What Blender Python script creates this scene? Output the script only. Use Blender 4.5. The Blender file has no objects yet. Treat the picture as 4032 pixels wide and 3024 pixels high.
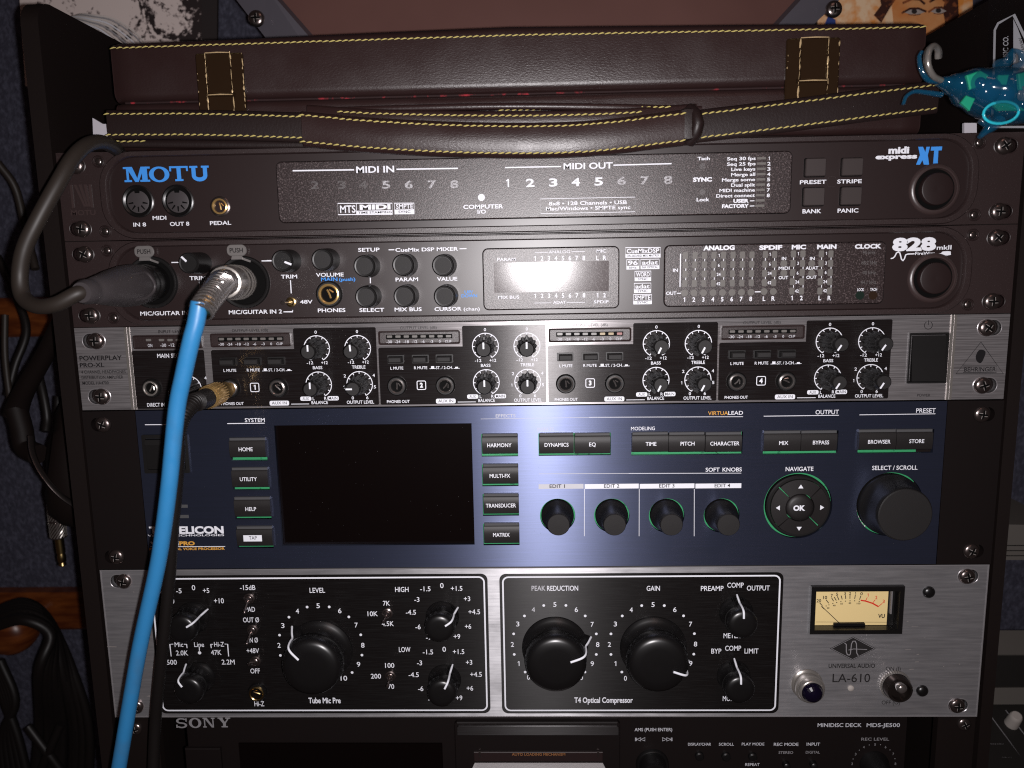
import bpy, bmesh, math, random
from mathutils import Vector, Matrix
random.seed(7)
sc = bpy.context.scene
COL = sc.collection
PI = math.pi
MM = 0.001

# ------------------------------------------------------------------ camera, world, light
CAM = dict(f=3054.38, x=-0.3815, yd=58.557, h=400.335, a=0.15651, b=0.028596, c=-0.01303)
def _rot():
    a, b, c = CAM['a'], CAM['b'], CAM['c']
    Rx = Matrix(((1,0,0),(0,math.cos(a),-math.sin(a)),(0,math.sin(a),math.cos(a))))
    Ry = Matrix(((math.cos(b),0,math.sin(b)),(0,1,0),(-math.sin(b),0,math.cos(b))))
    Rz = Matrix(((math.cos(c),-math.sin(c),0),(math.sin(c),math.cos(c),0),(0,0,1)))
    return Rz @ Ry @ Rx
RC = _rot()
RT = RC.transposed()
def Q(u, v, h=0.0):
    """a point of the rack (mm): x right, z up, on the vertical plane h mm in front of the rack face"""
    d = RT @ Vector(((u-2016)/CAM['f'], (v-1512)/CAM['f'], 1.0))
    t = (CAM['h']-h)/d.z
    return CAM['x']+d.x*t, -(CAM['yd']+d.y*t)
def W(x, z, h): return Vector((x*MM, -h*MM, z*MM))

cam_d = bpy.data.cameras.new('camera'); cam = bpy.data.objects.new('camera', cam_d); COL.objects.link(cam)
cam_d.sensor_width = 36.0; cam_d.lens = CAM['f']/4032*36.0; cam_d.clip_start = 0.01; cam_d.clip_end = 20
def wdir(v): return Vector((v.x, v.z, -v.y))            # (x right, y down, depth) -> world
cx_, cy_, cz_ = (wdir(RT @ Vector(e)) for e in ((1,0,0),(0,-1,0),(0,0,-1)))
M3 = Matrix((cx_, cy_, cz_)).transposed()
cam.matrix_world = Matrix.Translation(W(CAM['x'], -CAM['yd'], CAM['h'])) @ M3.to_4x4()
cam_d.dof.use_dof = True; cam_d.dof.focus_distance = 0.415; cam_d.dof.aperture_fstop = 11.5
sc.camera = cam

world = bpy.data.worlds.new('World'); sc.world = world; world.use_nodes = True
bg = world.node_tree.nodes['Background']
bg.inputs[0].default_value = (1.0, 0.62, 0.55, 1); bg.inputs[1].default_value = 0.016  # faint brown ambient added to lift the blacks

# the phone's flash, just beside the lens
ld = bpy.data.lights.new('flash', 'AREA'); ld.shape = 'DISK'; ld.size = 0.005; ld.energy = 2.1; ld.color = (1.0, 0.955, 0.97)
flash = bpy.data.objects.new('flash', ld); COL.objects.link(flash)
flash.matrix_world = Matrix.Translation(W(CAM['x']+8.5, -CAM['yd']-2, CAM['h']+1)) @ M3.to_4x4()
# added warm fill lifting the blacks like flare haze, up behind the photographer
ld2 = bpy.data.lights.new('warm_fill', 'AREA'); ld2.shape = 'DISK'; ld2.size = 0.35; ld2.energy = 0.5; ld2.color = (1.0, 0.60, 0.50)
rl = bpy.data.objects.new('warm_fill', ld2); COL.objects.link(rl)
rl.location = (0.35, -1.1, 1.15)
rl.rotation_euler = (Vector((0.0, 0.1, 0.1))-rl.location).to_track_quat('-Z', 'Y').to_euler()

sc.view_settings.view_transform = 'Standard'; sc.view_settings.look = 'None'
sc.view_settings.exposure = 0; sc.view_settings.gamma = 1
sc.render.engine = 'CYCLES'
try:
    sc.cycles.use_denoising = False; sc.cycles.filter_width = 1.15; sc.cycles.max_bounces = 8; sc.cycles.sample_clamp_indirect = 4; sc.cycles.caustics_reflective = False
except Exception: pass

# ------------------------------------------------------------------ materials
MATS = {}
def mat(name, col, rough=0.5, metal=0.0, spec=0.5, aniso=0.0, bump=None, var=None, coat=0.0, trans=0.0, speck=None, roughvar=None, ior=None, coatrough=0.1):
    """bump=(scale xyz, strength, distance mm); var=(scale xyz, other colour, lo, hi)"""
    m = bpy.data.materials.new(name); m.use_nodes = True; MATS[name] = m
    nt = m.node_tree; n = nt.nodes; l = nt.links; p = n['Principled BSDF']
    p.inputs['Base Color'].default_value = (*col, 1); p.inputs['Roughness'].default_value = rough
    p.inputs['Metallic'].default_value = metal; p.inputs['Specular IOR Level'].default_value = spec
    p.inputs['Coat Weight'].default_value = coat; p.inputs['Coat Roughness'].default_value = coatrough
    p.inputs['Transmission Weight'].default_value = trans
    if ior: p.inputs['IOR'].default_value = ior
    tc = n.new('ShaderNodeTexCoord'); geo = n.new('ShaderNodeNewGeometry')
    def noise(scale, detail=3, rough_=0.6):
        mp = n.new('ShaderNodeMapping'); mp.inputs['Scale'].default_value = scale
        l.new(geo.outputs['Position'], mp.inputs['Vector'])
        no = n.new('ShaderNodeTexNoise'); no.inputs['Scale'].default_value = 1.0; no.inputs['Detail'].default_value = detail
        no.inputs['Roughness'].default_value = rough_
        l.new(mp.outputs[0], no.inputs['Vector']); return no.outputs['Fac']
    def ramp(f, lo, hi):
        r = n.new('ShaderNodeMapRange'); r.inputs[1].default_value = lo; r.inputs[2].default_value = hi
        r.clamp = True; l.new(f, r.inputs[0]); return r.outputs[0]
    if aniso:
        p.inputs['Anisotropic'].default_value = aniso
        c = n.new('ShaderNodeCombineXYZ'); c.inputs[2].default_value = 1.0
        l.new(c.outputs[0], p.inputs['Tangent'])
    if bump:
        b = n.new('ShaderNodeBump'); b.inputs['Strength'].default_value = bump[1]; b.inputs['Distance'].default_value = bump[2]*MM
        l.new(noise(bump[0], 3, 0.7), b.inputs['Height']); l.new(b.outputs[0], p.inputs['Normal'])
    if var:
        mx = n.new('ShaderNodeMix'); mx.data_type = 'RGBA'
        mx.inputs[6].default_value = (*col, 1); mx.inputs[7].default_value = (*var[1], 1)
        l.new(ramp(noise(var[0]), var[2], var[3]), mx.inputs[0]); l.new(mx.outputs[2], p.inputs['Base Color'])
    if roughvar:
        r = n.new('ShaderNodeMapRange'); r.inputs[1].default_value = .3; r.inputs[2].default_value = .7
        r.inputs[3].default_value = roughvar[1]; r.inputs[4].default_value = roughvar[2]
        l.new(noise(roughvar[0]), r.inputs[0]); l.new(r.outputs[0], p.inputs['Roughness'])
    return m
mat('textured_black', (.025,.0145,.0142), .40, 0, .7, bump=((2200,)*3, .55, .10), var=((1400,)*3, (.06,.044,.044), .60, .78))  # black browned to carry the lens-flare haze
mat('smooth_black', (.019,.0105,.0103), .37, 0, .6, bump=((4000,)*3, .12, .02))  # brown of the lens-flare haze mixed into the base black
mat('frosted_window', (.022,.013,.013), .37, 0, .62, bump=((1800,)*3, .6, .12), var=((1300,)*3, (.17,.13,.13), .52, .75))
mat('display_glass', (.070,.055,.055), .175, 0, .22, bump=((2000,)*3, .5, .02), var=((1500,)*3, (.2,.18,.18), .5, .75))
mat('brushed_aluminium', (.29,.27,.275), .40, .72, aniso=.93, bump=((60,60,5200), .16, .03), var=((35,35,1900), (.60,.57,.58), .35, .7))
mat('plain_aluminium', (.47,.465,.485), .44, .78, aniso=.85, bump=((160,160,3000), .3, .04), var=((45,45,700), (.66,.65,.67), .35, .72), roughvar=((38,38,60), .36, .52))
mat('brushed_black', (.014,.0105,.0105), .34, .3, .6, aniso=.95, bump=((90,90,4200), .26, .04), var=((50,50,3200), (.028,.026,.027), .45, .75))
mat('preamp_black', (.0085,.007,.007), .36, .25, .45, aniso=.95, bump=((120,120,3400), .2, .03), var=((60,60,2600), (.018,.017,.017), .45, .75))
mat('blue_anodized', (.096,.112,.180), .42, .86, .5, aniso=.93, bump=((55,55,3600), .20, .03), var=((30,30,1500), (.105,.122,.21), .35, .75))
mat('ear_black', (.0085,.006,.0058), .45, 0, .22, bump=((900,)*3, .1, .04))
mat('plate_edge', (.42,.40,.41), .3, .6)
mat('black_plastic', (.0085,.0078,.0078), .42, 0, .45, bump=((1800,)*3, .14, .05))
mat('speckled_rubber', (.012,.0105,.0105), .62, 0, .4, bump=((2600,)*3, .5, .08), var=((2800,)*3, (.05,.045,.045), .66, .8))
mat('bakelite', (.0055,.0050,.0052), .32, 0, .65)
mat('button_black', (.013,.011,.011), .5, 0, .4, bump=((2400,)*3, .3, .06), var=((2600,)*3, (.04,.036,.036), .62, .8))
mat('light_bar', (.085,.085,.088), .3, 0, .6)
mat('collar_black', (.044,.028,.027), .35, 0, .8)
mat('grey_button', (.040,.030,.029), .5, 0, .4, bump=((1500,)*3, .1, .05))
mat('chrome', (.62,.58,.56), .2, .93, bump=((500,)*3, .08, .1))
mat('dark_chrome', (.26,.215,.205), .25, .96, bump=((600,)*3, .25, .2))
mat('glint_and_scratch', (.42,.38,.36), .3, .4)  # painted glints on the screws; also real scratches
mat('toggle_dark', (.07,.055,.05), .18, .85)
mat('steel', (.42,.39,.36), .27, .72)
mat('gold', (.72,.46,.17), .24, .72)
mat('brass', (.42,.30,.13), .28, 1, bump=((700,)*3, .2, .1))
mat('old_gilt', (.034,.018,.009), .16, .35, .9, bump=((45,)*3, .35, 1.2))
mat('gilt_glint', (.85,.62,.34), .28, .45, bump=((300,)*3, .8, .6))  # bright gilt for the glints painted on the latches
mat('tab_metal', (.30,.28,.27), .32, .55)
mat('black_hole', (.002,.0018,.0018), .7, 0, .1)
mat('screen_black', (.0035,.0020,.0019), .3, 0, .06)
mat('white_print', (.86,.87,.93), .55, 0, .3)
mat('pale_print', (.60,.60,.64), .55, 0, .3)
mat('grey_print', (.26,.25,.26), .55, 0, .3)
mat('dim_print', (.105,.098,.10), .55, 0, .3)
mat('frost_print', (.52,.51,.53), .5, 0, .4, var=((2600,)*3, (.10,.09,.09), .45, .62))
mat('fade_print', (.13,.12,.12), .5, 0, .4, var=((2600,)*3, (.05,.04,.04), .45, .6))
mat('blue_print', (.055,.30,.82), .5, 0, .3)
mat('orange_print', (.72,.36,.06), .5, 0, .3)
mat('copper_print', (.30,.13,.05), .5, 0, .3)
mat('dark_print', (.010,.009,.010), .5, 0, .3)
mat('ink', (.02,.018,.018), .6, 0, .2)
mat('red_print', (.72,.035,.02), .5, 0, .3)
mat('meter_paper', (.86,.66,.31), .6, 0, .2)
mat('circuit_green', (.045,.32,.13), .35, 0, .5, var=((260,)*3, (.02,.16,.07), .6, .68))
mat('silk_white', (.7,.75,.7), .5)
mat('led_clear', (.16,.15,.14), .3, 0, .6)
mat('led_yellow', (.35,.26,.13), .3, 0, .6)
mat('led_red', (.32,.12,.11), .3, 0, .6)
mat('led_green_dark', (.010,.020,.015), .3)
mat('led_amber_dark', (.026,.014,.008), .3)
mat('leather', (.024,.0115,.011), .33, 0, .5, bump=((700,700,1500), .4, .25), roughvar=((40,)*3, .30, .42))  # base colour warmed with the brown of the flare haze
mat('leather_dark', (.014,.0075,.0072), .45, 0, .4, bump=((900,)*3, .5, .2))
mat('thread_yellow', (.60,.50,.17), .45, 0, .4, bump=((3000,)*3, .5, .1))
mat('red_velvet', (.02,.008,.008), .8, 0, .3, var=((150,150,150), (.30,.02,.03), .56, .68))
mat('cable_blue', (.027,.19,.42), .36, 0, .5, bump=((90,90,60), .15, .3), var=((60,60,35), (.038,.165,.34), .55, .75), roughvar=((120,)*3, .3, .5))
mat('cable_grey', (.024,.018,.0145), .5, 0, .4)
mat('cable_black', (.008,.0062,.0058), .48, 0, .4)
mat('rubber_grey', (.048,.041,.043), .48, 0, .5, bump=((700,)*3, .1, .1))
mat('carpet', (.060,.060,.084), .95, 0, .1, bump=((330,330,250), .9, 2.0), var=((260,260,180), (.11,.112,.155), .45, .68))
mat('wood', (.085,.018,.004), .34, 0, .5, var=((30,30,160), (.20,.055,.012), .35, .7))
mat('cabinet_black', (.0085,.0052,.0046), .6, 0, .2, bump=((300,)*3, .2, .3))
mat('paper', (.55,.50,.47), .8, 0, .2)
mat('card_white', (.50,.48,.52), .7, 0, .2)
mat('frame_grey', (.115,.105,.125), .4, .2, .4)
mat('brown_panel', (.105,.045,.037), .7, 0, .3, var=((9,)*3, (.135,.06,.05), .3, .7))
mat('fish_blue', (.005,.085,.17), .08, 0, .8, coat=1)
MATS['fish_blue'].node_tree.nodes['Principled BSDF'].inputs['Alpha'].default_value = .42
mat('fish_green', (.015,.30,.17), .35, 0, .5)
mat('fish_dark', (.006,.05,.12), .12, 0, .6)
mat('fish_line', (.03,.50,.62), .2, 0, .5)
mat('mixer_grey', (.105,.095,.085), .6, 0, .3)
mat('mixer_black', (.014,.0125,.0115), .55, 0, .3)
mat('cap_white', (.42,.38,.35), .6, 0, .3)
mat('disc_grey', (.17,.16,.16), .45, .4, .4, bump=((2400,)*3, .5, .1))
mat('jewel', (.0035,.002,.011), .16, 0, .9)
mat('poster_black', (.03,.024,.024), .4)

# posters: printed pictures
def wave_poster():
    m = mat('wave_print', (.5,.45,.42), .45, 0, .4); nt = m.node_tree; n = nt.nodes; l = nt.links
    g = n.new('ShaderNodeNewGeometry'); v1 = n.new('ShaderNodeTexNoise'); v1.inputs['Scale'].default_value = 34; v1.inputs['Detail'].default_value = 6
    v1.inputs['Distortion'].default_value = 1.2; v1.inputs['Roughness'].default_value = .62
    l.new(g.outputs['Position'], v1.inputs['Vector'])
    v2 = n.new('ShaderNodeTexNoise'); v2.inputs['Scale'].default_value = 260; v2.inputs['Detail'].default_value = 4; l.new(g.outputs['Position'], v2.inputs['Vector'])
    s = n.new('ShaderNodeSeparateXYZ'); l.new(g.outputs['Position'], s.inputs[0])
    w = n.new('ShaderNodeMapRange'); w.inputs[1].default_value = -.345; w.inputs[2].default_value = -.27; w.inputs[3].default_value = .16; w.inputs[4].default_value = .0
    l.new(s.outputs['X'], w.inputs[0])
    a = n.new('ShaderNodeMath'); a.operation = 'MULTIPLY_ADD'; a.inputs[1].default_value = .45
    l.new(v2.outputs['Fac'], a.inputs[0]); l.new(v1.outputs['Fac'], a.inputs[2])
    b = n.new('ShaderNodeMath'); b.operation = 'ADD'; l.new(a.outputs[0], b.inputs[0]); l.new(w.outputs[0], b.inputs[1])
    r = n.new('ShaderNodeValToRGB'); e = r.color_ramp.elements
    e[0].position = .72; e[0].color = (.03,.022,.022,1); e[1].position = .80; e[1].color = (.78,.67,.63,1)
    x = e.new(.755); x.color = (.28,.23,.22,1)
    l.new(b.outputs[0], r.inputs[0]); l.new(r.outputs[0], n['Principled BSDF'].inputs['Base Color'])
wave_poster()
mat('skin_print', (.66,.24,.07), .45, var=((55,)*3, (.74,.38,.16), .35, .7))
mat('hair_print', (.05,.015,.01), .45, var=((120,)*3, (.3,.09,.03), .5, .62))
mat('flame_print', (.80,.30,.06), .45, var=((70,)*3, (.92,.66,.42), .42, .62))
mat('eye_print', (.42,.36,.33), .45)
mat('print_blue', (.03,.06,.25), .45)

# ------------------------------------------------------------------ mesh builder (mm; x right, z up, h out of the rack)
class MB:
    def __init__(s): s.v = []; s.f = []
    def add(s, vs, fs):
        o = len(s.v); s.v += [tuple(v) for v in vs]; s.f += [tuple(i+o for i in f) for f in fs]; return s
    def box(s, x0, x1, z0, z1, h0, h1): return s.prism([(x0,z0),(x1,z0),(x1,z1),(x0,z1)], h0, h1)
    def prism(s, poly, h0, h1, c=0.0, back=False):
        """poly counter-clockwise seen from the front; c = front chamfer"""
        n = len(poly); vs = [(x,z,h0) for x,z in poly]
        if c > 0:
            vs += [(x,z,h1-c) for x,z in poly]
            vs += [(x,z,h1) for x,z in inset(poly, c)]; rings = 3
        else: vs += [(x,z,h1) for x,z in poly]; rings = 2
        fs = []
        for r in range(rings-1):
            for i in range(n):
                j = (i+1) % n; fs.append((r*n+i, r*n+j, (r+1)*n+j, (r+1)*n+i))
        fs.append(tuple(range((rings-1)*n, rings*n)))
        if back: fs.append(tuple(reversed(range(n))))
        return s.add(vs, fs)
    k_ = 0
    def sheet(s, poly, h):
        MB.k_ = (MB.k_+1) % 9; h += MB.k_*.006
        return s.add([(x,z,h) for x,z in poly], [tuple(range(len(poly)))])
    def ring(s, a, b, h0, h1=None):
        """flat or stepped ring between two outlines of equal count (a outer, b inner)"""
        h1 = h0 if h1 is None else h1; n = len(a)
        return s.add([(x,z,h0) for x,z in a]+[(x,z,h1) for x,z in b], [(i,(i+1)%n,n+(i+1)%n,n+i) for i in range(n)])
    def bands(s, rings):
        """rings: list of (outline, h) joined one after the other"""
        n = len(rings[0][0]); vs = [(x,z,h) for p,h in rings for x,z in p]; fs = []
        for r in range(len(rings)-1):
            for i in range(n): j = (i+1)%n; fs.append((r*n+i, r*n+j, (r+1)*n+j, (r+1)*n+i))
        return s.add(vs, fs)
    def lathe(s, cx, cz, prof, n=24, flute=None, cap=True):
        """prof [(radius, h)] from the base outwards; flute=(count, depth, lo index, hi index)"""
        vs = []; fs = []
        for k,(r,h) in enumerate(prof):
            for i in range(n):
                a = 2*PI*i/n; rr = r
                if flute and flute[2] <= k <= flute[3]:
                    rr = r - flute[1]*(0.5-0.5*math.cos(flute[0]*a))
                vs.append((cx+rr*math.cos(a), cz+rr*math.sin(a), h))
        for k in range(len(prof)-1):
            for i in range(n): j = (i+1)%n; fs.append((k*n+i, k*n+j, (k+1)*n+j, (k+1)*n+i))
        if cap: fs.append(tuple(range((len(prof)-1)*n, len(prof)*n)))
        return s.add(vs, fs)
    def tube(s, pts, rad, n=10, cap=True, squash=None):
        P = [Vector(p) for p in pts]; m = len(P)
        rad = rad if isinstance(rad, (list,tuple)) else [rad]*m
        T = [(P[min(i+1,m-1)]-P[max(i-1,0)]).normalized() for i in range(m)]
        up = Vector((0,0,1)) if abs(T[0].z) < .9 else Vector((1,0,0))
        N = (up-T[0]*up.dot(T[0])).normalized(); vs = []; fs = []
        for i in range(m):
            N = (N-T[i]*N.dot(T[i])).normalized(); B = T[i].cross(N)
            a_, b_ = (1,1) if not squash else squash
            for k in range(n):
                a = 2*PI*k/n; vs.append(P[i]+(N*math.cos(a)*a_+B*math.sin(a)*b_)*rad[i])
        for i in range(m-1):
            for k in range(n): j = (k+1)%n; fs.append((i*n+k, i*n+j, (i+1)*n+j, (i+1)*n+k))
        if cap: fs.append(tuple(reversed(range(n)))); fs.append(tuple(range((m-1)*n, m*n)))
        return s.add(vs, fs)
    def stroke(s, pts, w, h, closed=False):
        """flat printed line"""
        MB.k_ = (MB.k_+1) % 9; h += MB.k_*.006
        P = [Vector(p) for p in pts]; m = len(P); L = []; R = []
        for i in range(m):
            a = P[(i-1)%m] if closed or i > 0 else P[i]; b = P[(i+1)%m] if closed or i < m-1 else P[i]
            t = (b-a).normalized(); nn = Vector((-t.y, t.x))
            if closed or 0 < i < m-1:
                t1 = (P[i]-a).normalized(); t2 = (b-P[i]).normalized(); c = max(.5, math.cos(t1.angle(t2, 0)/2))
            else: c = 1
            L.append(P[i]+nn*w/2/c); R.append(P[i]-nn*w/2/c)
        vs = [(p.x,p.y,h) for p in L]+[(p.x,p.y,h) for p in R]
        k = m if closed else m-1
        return s.add(vs, [(i, (i+1)%m, m+(i+1)%m, m+i)[::-1] for i in range(k)])
    def disc(s, cx, cz, r, h, n=14): return s.sheet(circ(cx,cz,r,n), h)
    def xf(s, start, M):
        for i in range(start, len(s.v)): s.v[i] = tuple(M @ Vector(s.v[i]))
        return s
def inset(poly, d):
    n = len(poly); out = []
    for i in range(n):
        a = Vector(poly[i-1]); p = Vector(poly[i]); b = Vector(poly[(i+1)%n])
        t1 = (p-a); t2 = (b-p)
        t1 = t1.normalized() if t1.length > 1e-9 else t2.normalized(); t2 = t2.normalized() if t2.length > 1e-9 else t1
        n1 = Vector((-t1.y,t1.x)); n2 = Vector((-t2.y,t2.x)); b_ = (n1+n2)
        b_ = b_.normalized() if b_.length > 1e-6 else n1
        q = p + b_*d/max(.4, b_.dot(n1)); out.append((q.x,q.y))
    return out
def circ(cx, cz, r, n=24, a0=0.0): return [(cx+r*math.cos(a0+2*PI*i/n), cz+r*math.sin(a0+2*PI*i/n)) for i in range(n)]
def rrect(x0, x1, z0, z1, r, n=5):
    out = []
    for cx, cz, a in ((x1-r,z0+r,-90),(x1-r,z1-r,0),(x0+r,z1-r,90),(x0+r,z0+r,180)):
        for k in range(n+1):
            t = math.radians(a+90*k/n); out.append((cx+r*math.cos(t), cz+r*math.sin(t)))
    return out
def arcpts(cx, cz, r, a0, a1, n=24):
    """clock angles in degrees, 0 = up, clockwise"""
    return [(cx+r*math.sin(math.radians(a0+(a1-a0)*i/n)), cz+r*math.cos(math.radians(a0+(a1-a0)*i/n))) for i in range(n+1)]
def smooth_path(pts, k=8):
    P = [Vector(p) for p in pts]; out = []
    for i in range(len(P)-1):
        a = P[i-1] if i > 0 else P[i]*2-P[i+1]; b = P[i]; c = P[i+1]; d = P[i+2] if i+2 < len(P) else P[i+1]*2-P[i]
        for j in range(k):
            t = j/k
            out.append(.5*((2*b)+(c-a)*t+(2*a-5*b+4*c-d)*t*t+(3*b-3*c+d-a)*t**3))
    out.append(P[-1]); return out

WL = {}
def empty(name, x, z, h, label=None, cat=None, group=None, parent=None):
    o = bpy.data.objects.new(name, None); COL.objects.link(o); w = W(x,z,h); o.empty_display_size = .01
    WL[o] = w; o.location = w
    if parent: o.parent = parent; o.location = w-WL[parent]
    if label: o['label'] = label
    if cat: o['category'] = cat
    if group: o['group'] = group
    return o
def to_mesh(name, mb, material, smooth=None, fix=False, origin=None):
    me = bpy.data.meshes.new(name)
    if not mb.v: mb.add([(0,0,0),(0.01,0,0),(0,0.01,0)], [(0,1,2)])
    V = [W(*v) for v in mb.v]
    if origin is None:
        lo = Vector([min(v[i] for v in V) for i in range(3)]); hi = Vector([max(v[i] for v in V) for i in range(3)]); origin = (lo+hi)/2
    me.from_pydata([v-origin for v in V], [], mb.f); me.update()
    if fix:
        bm = bmesh.new(); bm.from_mesh(me); bmesh.ops.remove_doubles(bm, verts=bm.verts, dist=1e-7)
        bmesh.ops.recalc_face_normals(bm, faces=bm.faces); bm.to_mesh(me); bm.free()
    me.materials.append(MATS[material])
    if smooth:
        me.polygons.foreach_set('use_smooth', [True]*len(me.polygons))
        me.set_sharp_from_angle(angle=math.radians(smooth))
    return me, origin
def mk(name, mb, material, parent=None, smooth=None, fix=False, kind=None, label=None, cat=None, group=None):
    me, o0 = to_mesh(name, mb, material, smooth, fix)
    return put(name, me, o0, parent, kind, label, cat, group)
def put(name, me, w, parent=None, kind=None, label=None, cat=None, group=None, rot=0.0):
    o = bpy.data.objects.new(name, me); COL.objects.link(o); WL[o] = w; o.location = w
    if parent: o.parent = parent; o.location = w-WL[parent]
    if rot: o.rotation_euler = (0, rot, 0)
    for k, v in (('kind',kind),('label',label),('category',cat),('group',group)):
        if v: o[k] = v
    return o

# plate with real holes, through a filled 2D curve
def plate(name, outer, holes, h0, h1, material, parent, bevel=0.0, **kw):
    cu = bpy.data.curves.new('plate', 'CURVE'); cu.dimensions = '2D'; cu.fill_mode = 'BOTH'
    for poly in [outer]+holes:
        sp = cu.splines.new('POLY'); sp.points.add(len(poly)-1); sp.use_cyclic_u = True
        for i,(x,z) in enumerate(poly): sp.points[i].co = (x*MM, z*MM, 0, 1)
    cu.extrude = (h1-h0)/2*MM - bevel*MM; cu.bevel_depth = bevel*MM; cu.bevel_resolution = 1; cu.offset = -bevel*MM
    t = bpy.data.objects.new('tmp', cu); COL.objects.link(t)
    dg = bpy.context.evaluated_depsgraph_get(); me = bpy.data.meshes.new_from_object(t.evaluated_get(dg))
    bpy.data.objects.remove(t); bpy.data.curves.remove(cu)
    me.transform(Matrix(((1,0,0,0),(0,0,-1,0),(0,1,0,0),(0,0,0,1))))
    xs = [p[0] for p in outer]; zs = [p[1] for p in outer]; c = ((min(xs)+max(xs))/2, (min(zs)+max(zs))/2, (h0+h1)/2)
    me.transform(Matrix.Translation(Vector((-c[0]*MM, 0, -c[1]*MM))))
    me.materials.clear(); me.materials.append(MATS[material]); me.name = name
    return put(name, me, W(*c), parent, **kw)

# ------------------------------------------------------------------ lettering
_tc = {}
def glyphs(s, bold):
    key = (s, round(bold,3))
    if key in _tc: return _tc[key]
    cu = bpy.data.curves.new('t', 'FONT'); cu.body = s; cu.resolution_u = 3; cu.offset = bold
    t = bpy.data.objects.new('t', cu); COL.objects.link(t)
    dg = bpy.context.evaluated_depsgraph_get(); me = bpy.data.meshes.new_from_object(t.evaluated_get(dg))
    v = [(p.co.x, p.co.y) for p in me.vertices]; f = [tuple(p.vertices) for p in me.polygons]
    bpy.data.objects.remove(t); bpy.data.curves.remove(cu); bpy.data.meshes.remove(me)
    _tc[key] = (v, f); return _tc[key]
_H = glyphs('H', 0)[0]; CAP = max(p[1] for p in _H)-min(p[1] for p in _H)
V_ = [0, 0, 1.0]
def view(x0, y0, s): V_[:] = [x0, y0, s]
def q(u, v, h=0.0): return Q(V_[0]+u*V_[2], V_[1]+v*V_[2], h)
def T(mb, s, u0, u1, v, cap, h=0.1, bold=.012, shear=0.0, turn=0.0, low=False):
    """text s between u0 and u1 (u1 None: centred on u0, natural width), centred on v, capital height cap (view pixels)"""
    g, f = glyphs(s, bold)
    if not g: return
    if s == '1':
        n_ = len(g); xl = min(p[0] for p in g); xr = max(p[0] for p in g); g = g+[(xl-.16,CAP*.72),(xl+.001,CAP*.80),(xl+.001,CAP),(xl-.16,CAP*.86)]; f = f+[(n_,n_+1,n_+2,n_+3)]
    gx0 = min(p[0] for p in g); gx1 = max(p[0] for p in g)
    if s == '1' and u1 is not None: u0 = (u0+u1)/2; u1 = None
    if u1 is None:
        x, z = q(u0, v, h); hgt = abs(q(u0, v-cap/2, h)[1]-q(u0, v+cap/2, h)[1]); sz = hgt/CAP; sx = sz*.92
        x0 = x-(gx1-gx0)*sx/2
    else:
        um = (u0+u1)/2; x, z = q(um, v, h); hgt = abs(q(um, v-cap/2, h)[1]-q(um, v+cap/2, h)[1]); sz = hgt/CAP
        x0 = q(u0, v, h)[0]; x1 = q(u1, v, h)[0]; sx = (x1-x0)/(gx1-gx0)
    st = len(mb.v)
    mb.add([(x0+(a-gx0)*sx+(b-CAP/2)*sz*shear, z+(b-CAP/2)*sz, h) for a,b in g], f)
    if turn:
        c = Vector((x, z, h)); mb.xf(st, Matrix.Translation(c) @ Matrix.Rotation(turn, 4, 'Z') @ Matrix.Translation(-c))
def LN(mb, pts, w, h=0.1, closed=False):
    """printed line through view points, width w view pixels"""
    P = [q(a,b,h) for a,b in pts]; wd = abs(q(pts[0][0], pts[0][1], h)[0]-q(pts[0][0]+w, pts[0][1], h)[0])
    mb.stroke(P, wd, h, closed)
def BX(mb, u0, v0, u1, v1, h=0.1, r=0):
    """printed filled box (view px)"""
    x0,_ = q(u0,(v0+v1)/2,h); x1,_ = q(u1,(v0+v1)/2,h); _,z1 = q((u0+u1)/2,v0,h); _,z0 = q((u0+u1)/2,v1,h)
    if r: mb.sheet(rrect(x0,x1,z0,z1,r,3), h)
    else: mb.sheet([(x0,z0),(x1,z0),(x1,z1),(x0,z1)], h)
    return x0,x1,z0,z1
def RECT(u0, v0, u1, v1, h=0.0):
    x0,_ = q(u0,(v0+v1)/2,h); x1,_ = q(u1,(v0+v1)/2,h); _,z1 = q((u0+u1)/2,v0,h); _,z0 = q((u0+u1)/2,v1,h)
    return x0,x1,z0,z1

# ------------------------------------------------------------------ shared small parts
def dome(r, hh, h0=0.0):
    mb = MB(); mb.lathe(0,0,[(r,h0),(r,h0+.25*hh),(r*.93,h0+.55*hh),(r*.76,h0+.8*hh),(r*.5,h0+.95*hh),(r*.2,h0+hh)], 20); return mb
_screw = to_mesh('screw', dome(4.3, 2.3), 'dark_chrome', 50, origin=Vector((0,0,0)))[0]
def _cross():
    mb = MB(); a = .52; L = 2.35
    for k in range(4):
        st = len(mb.v); mb.add([(-a,a*.6,2.48),(a,a*.6,2.48),(a*.75,L,2.22),(-a*.75,L,2.22)], [(0,1,2,3)]); mb.xf(st, Matrix.Rotation(k*PI/2,4,'Z'))
    mb.sheet([(-a,-a),(a,-a),(a,a),(-a,a)], 2.47); return mb
_crossme = to_mesh('cross_slot', _cross(), 'black_hole', origin=Vector((0,0,0)))[0]
_crosshi = MB()  # bright slivers that paint highlights along the cross slots
for k in range(4):
    st = len(_crosshi.v); _crosshi.add([(.52,.5,2.5),(.86,.6,2.47),(.70,2.2,2.27),(.40,2.35,2.25)], [(0,1,2,3)]); _crosshi.xf(st, Matrix.Rotation(k*PI/2,4,'Z'))
_glintme = to_mesh('slot_glint', _crosshi, 'glint_and_scratch', origin=Vector((0,0,0)))[0]
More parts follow.
